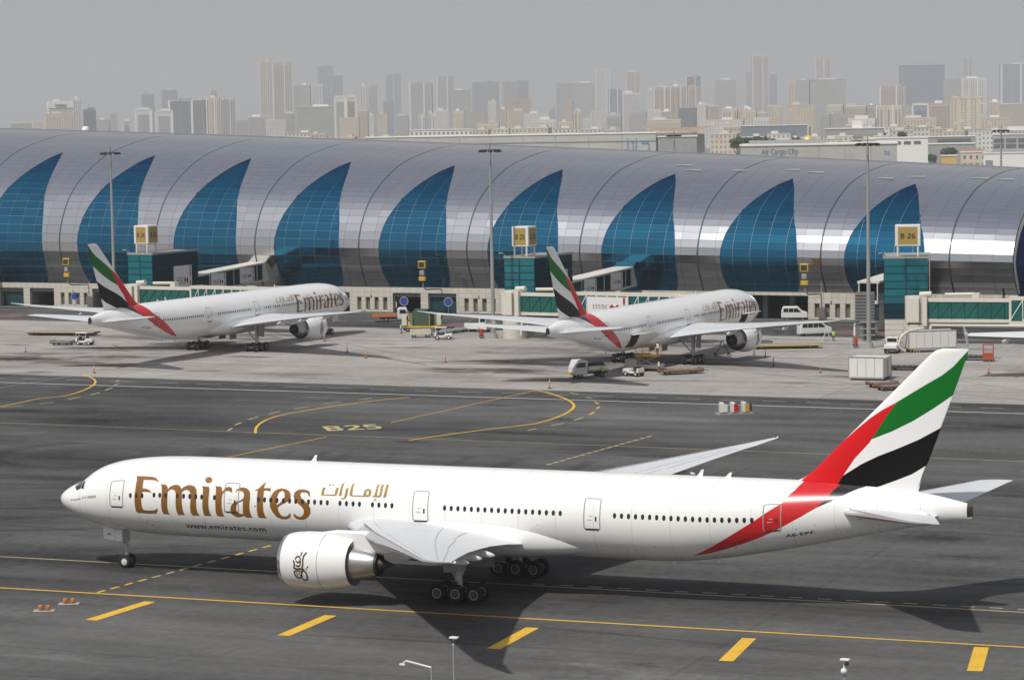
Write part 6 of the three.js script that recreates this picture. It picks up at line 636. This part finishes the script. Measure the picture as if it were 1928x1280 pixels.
  slabB('warehouse', [-643.4, -1349.6], [-435.1, -1330.4], 30, 60, paleW, 'long pale grey warehouse behind the ridge with blue wall letters', (o, L, h) => { for (let i = 1; i < 9; i++) part('wall_joint', box(0.5, h - 1, 0.3, -L / 2 + i * L / 9, h / 2, 0.02), greyW, o); part('roof_edge', box(L, 0.7, 0.6, 0, h - 4.4, 0.1), greyW, o);
    letters(o, '', L / 2 - 12, 22.6, 17, 9, '', (g, W, H) => { g.strokeStyle = '#5a86a8'; g.lineWidth = 26; g.beginPath(); for (const l of [[[40, 0], [40, 128]], [[110, 20], [150, 40], [150, 128]], [[215, 0], [215, 128]], [[320, 40], [450, 40], [480, 60], [480, 128]]]) l.forEach(([x, y], i) => i ? g.lineTo(x, y) : g.moveTo(x, y)); g.stroke(); }); });
  slabB('warehouse', [-434, -1331], [-411.4, -1338.8], 27.5, 60, greyW, 'dark grey end of the pale warehouse below the gold roof');
  slabB('cargo_terminal', [-261.1, -967.4], [-192.6, -987.7], 24.3, 50, paleW, 'long grey cargo terminal with purple lettering on its wall', (o, L, h) => { letters(o, 'Air Cargo City', -L / 2 + 18, 21.6, 17, 4.2, '#4c5680'); letters(o, 'bup', L / 2 - 4.5, 20.7, 7.5, 3.9, '#4478aa'); for (let i = 1; i < 6; i++) part('wall_joint', box(0.3, h - 1, 0.2, -L / 2 + i * L / 6, h / 2, 0.02), greyW, o); part('roof_monitor', box(L * 0.5, 2.2, 8, -L * 0.2, h + 1.4, -14), greyW, o); });
  slabB('hangar', [-604.3, -2012.5], [-548.7, -2030], 33, 60, std([0.2, 0.23, 0.27], 0.6), 'dark blue grey hangar right of the gold roof', (o, L, h) => part('white_band', box(L * 1.3, 2.2, 2, 6, h - 12, 1), pale, o));
  slabB('hangar', [-476.9, -1842.7], [-432.2, -1855.2], 29.5, 50, greyW, 'grey hangar with low curved roof left of the right mast', (o, L, h) => { const g = new THREE.CylinderGeometry(L * 1.6, L * 1.6, 46, 24, 1, false, -0.32, 0.64); g.rotateX(-Math.PI / 2); g.rotateZ(0); g.scale(1, 0.25, 1); g.translate(0, h - L * 0.4 + 2, -24); part('window_band', box(L * 0.95, 2.4, 0.4, 0, h - 6, 0.1), dark[2], o); part('block', box(8, 7, 10, 2, h + 3.5, -8), pale, o); });
  slabB('office_block', [-349.8, -1514.9], [-313.2, -1524.6], 23.4, 30, pale, 'low white block with a row of dark window openings', (o, L, h) => { for (let i = 0; i < 5; i++) part('window', box(4.6, 2.0, 0.4, -L / 2 + 4.5 + i * 6.6, h - 3, 0.1), dark[4], o); });
  slabB('office_block', [-410.7, -1912.5], [-373.3, -1921.6], 21.4, 30, greyW, 'grey flat roofed office with a long dark window band', (o, L, h) => { part('window_band', box(L * 0.7, 2.6, 0.4, 2, h - 2.8, 0.1), dark[4], o); });
  slabB('freight_shed', [-386.5, -1712.2], [-328.7, -1726.6], 17.2, 26, greyW, 'long plain grey freight shed behind the cream villa', (o, L, h) => { for (let i = 1; i < 7; i++) part('wall_joint', box(0.35, h - 1, 0.2, -L / 2 + i * L / 7, h / 2, 0.02), paleW, o); });
  slabB('parking_building', [-352, -1890], [-296, -1903], 22.5, 40, wall[2], 'dark grey building with grid of openings at the right edge', (o, L, h) => { for (let i = 0; i < 6; i++) for (let j = 0; j < 2; j++) part('window', box(L / 6 - 1.6, 3.2, 0.4, -L / 2 + (i + 0.5) * L / 6, h - 4.5 - j * 4.4, 0.1), dark[4], o); part('white_roof', box(L * 0.8, 3, 30, 6, h + 5, -18), pale, o); });
  slabB('villa', [-322.3, -1656.2], [-305.6, -1660.1], 11.6, 14, wall[0], 'cream villa with arched ground floor and tiled roof at right', (o, L, h) => { for (let i = 0; i < 4; i++) { part('window', box(1.5, 2.2, 0.3, -L / 2 + 2.6 + i * 4.4, h - 3.2, 0.1), dark[4], o); part('arch', box(2.8, 3.4, 0.3, -L / 2 + 2.6 + i * 4.4, 2.6, 0.1), dark[2], o); } part('tiled_roof', prism([[-L / 2 - 0.8, h + 0.8], [L / 2 + 0.8, h + 0.8], [L / 2 - 3, h + 2.6], [-L / 2 + 3, h + 2.6]], 12).translate(0, 0, -7), std([0.42, 0.24, 0.16], 0.8), o); });
  slabB('boundary_wall', [-304.6, -1650], [-268, -1658.2], 10.8, 3, pale, 'long white boundary wall right of the cream villa', (o, L) => { part('gate', box(5, 5.4, 0.4, -L / 2 + 4, 3.4, 0.15), dark[2], o); });
  slabB('shed', [-334, -1646], [-323.5, -1649], 9.4, 10, std([0.6, 0.42, 0.12], 0.8), 'small yellow shed left of the cream villa');
  slabB('site_cabin', [-301.7, -1268.8], [-293.8, -1271], 16.4, 10, pale, 'white cabin with two dark windows just behind the ridge', (o, L, h) => { for (const a of [-1.8, 1.8]) part('window', box(1.8, 0.9, 0.3, a, h - 1.6, 0.1), dark[4], o); });
  slabB('site_cabin', [-288.9, -1272.4], [-279.3, -1275], 15.4, 10, pale, 'plain white cabin left of the far right light mast', (o, L, h) => part('window', box(2.2, 1.2, 0.3, -L / 2 + 1.4, h - 1.5, 0.1), dark[4], o));
  slabB('low_office', [-790.2, -1723], [-743.8, -1744.4], 34.4, 24, pale, 'long white block with rows of small windows behind the ridge', (o, L, h) => { for (let i = 0; i < 14; i++) for (let j = 0; j < 2; j++) part('window', box(1.8, 1.7, 0.3, -L / 2 + (i + 0.5) * L / 14, h - 2.4 - j * 3.2, 0.1), dark[2], o); });
  { // sweeping gold roof
    const a = [-685.2, -1984.2], b = [-625.1, -2005.6], L = 64, o = thing('gold_roof_building', 'building under a sweeping gold canopy roof', 'building', [(a[0] + b[0]) / 2, -0.3, (a[1] + b[1]) / 2], -Math.atan2(b[1] - a[1], b[0] - a[0])), rr = []; for (let i = 0; i <= 16; i++) { const u = i / 16 * 2 - 1, dip = 1 - u * u; rr.push([[u * L / 2, 33.6 - 6.2 * dip, 6], [u * L / 2, 34.2 - 1.2 * dip, -26]]); } const q = []; for (let i = 0; i < 16; i++) q.push([rr[i][0], rr[i + 1][0], rr[i + 1][1], rr[i][1]]); part('canopy', quadsGeo(q), std([0.85, 0.6, 0.27], 0.3, 0.8), o); part('wall', [box(44, 27, 20, 0, 13.5, -14)], greyW, o); part('canopy_edge', rr.slice(0, -1).map((r, i) => bar(r[0], rr[i + 1][0], 0.45, 6)), wall[0], o); }
  { const o = thing('radar_dome', 'white radar dome peeping over the roof ridge at left', 'radar dome', [-1124.6, -0.3, -1765.7], 0); part('tower', cyl(3.2, 2.6, 38, 0, 19, 0, 'y', 14), wall[1], o); part('dome', new THREE.SphereGeometry(3.4, 20, 14).translate(0, 40, 0), std([0.85, 0.85, 0.84], 0.5), o); }
  { const o = thing('gold_dome', 'small building with a golden dome among the low houses', 'building', [-375.3, -0.3, -1455.6], 0.2); part('drum', cyl(4, 4, 20, 0, 10, 0, 'y', 16), wall[0], o); part('dome', new THREE.SphereGeometry(4.2, 18, 12).translate(0, 22.6, 0), std([0.62, 0.5, 0.22], 0.5, 0.3), o); }
  // dusty trees: leaf clumps through the crown
  const bark = std([0.12, 0.09, 0.06], 0.95), leafs = [std([0.05, 0.075, 0.035], 0.9), std([0.065, 0.085, 0.045], 0.9)];
  TREES.forEach(([x, z, h, r], n) => { const o = thing('tree', `${ord[n]} dusty dark green tree from the left among the low houses`, 'tree', [x, -0.3, z], n, 'dusty trees among the low houses'); part('trunk', [bar([0, 0, 0], [0.3, h * 0.7, 0], 0.5, 7, 0.25), bar([0.2, h * 0.5, 0], [r * 0.5, h * 0.8, 0.4], 0.2, 5, 0.1), bar([0.2, h * 0.55, 0], [-r * 0.5, h * 0.82, -0.5], 0.2, 5, 0.1)], bark, o); const q = []; for (let i = 0; i < 420; i++) { const a = R() * 6.283, b = Math.acos(2 * R() - 1), k = r * Math.pow(R(), 0.4) * (0.75 + 0.4 * vnoise(a * 1.5, b * 2)), c = [Math.cos(a) * Math.sin(b) * k * 1.2, h - r * 0.4 + Math.cos(b) * k * 0.8, Math.sin(a) * Math.sin(b) * k * 1.2], s = 0.35 + R() * 0.45, t = R() * 6.28, e = R() - 0.5; q.push([[c[0] - s * Math.cos(t), c[1] - s * e, c[2] - s * Math.sin(t)], [c[0] + s * 0.3, c[1] - s, c[2] + s * e], [c[0] + s * Math.cos(t), c[1] + s * e, c[2] + s * Math.sin(t)], [c[0] - s * 0.3, c[1] + s, c[2] - s * e]]); } part('crown', quadsGeo(q), leafs[n % 2], o); });
}

renderer.render(scene, camera);
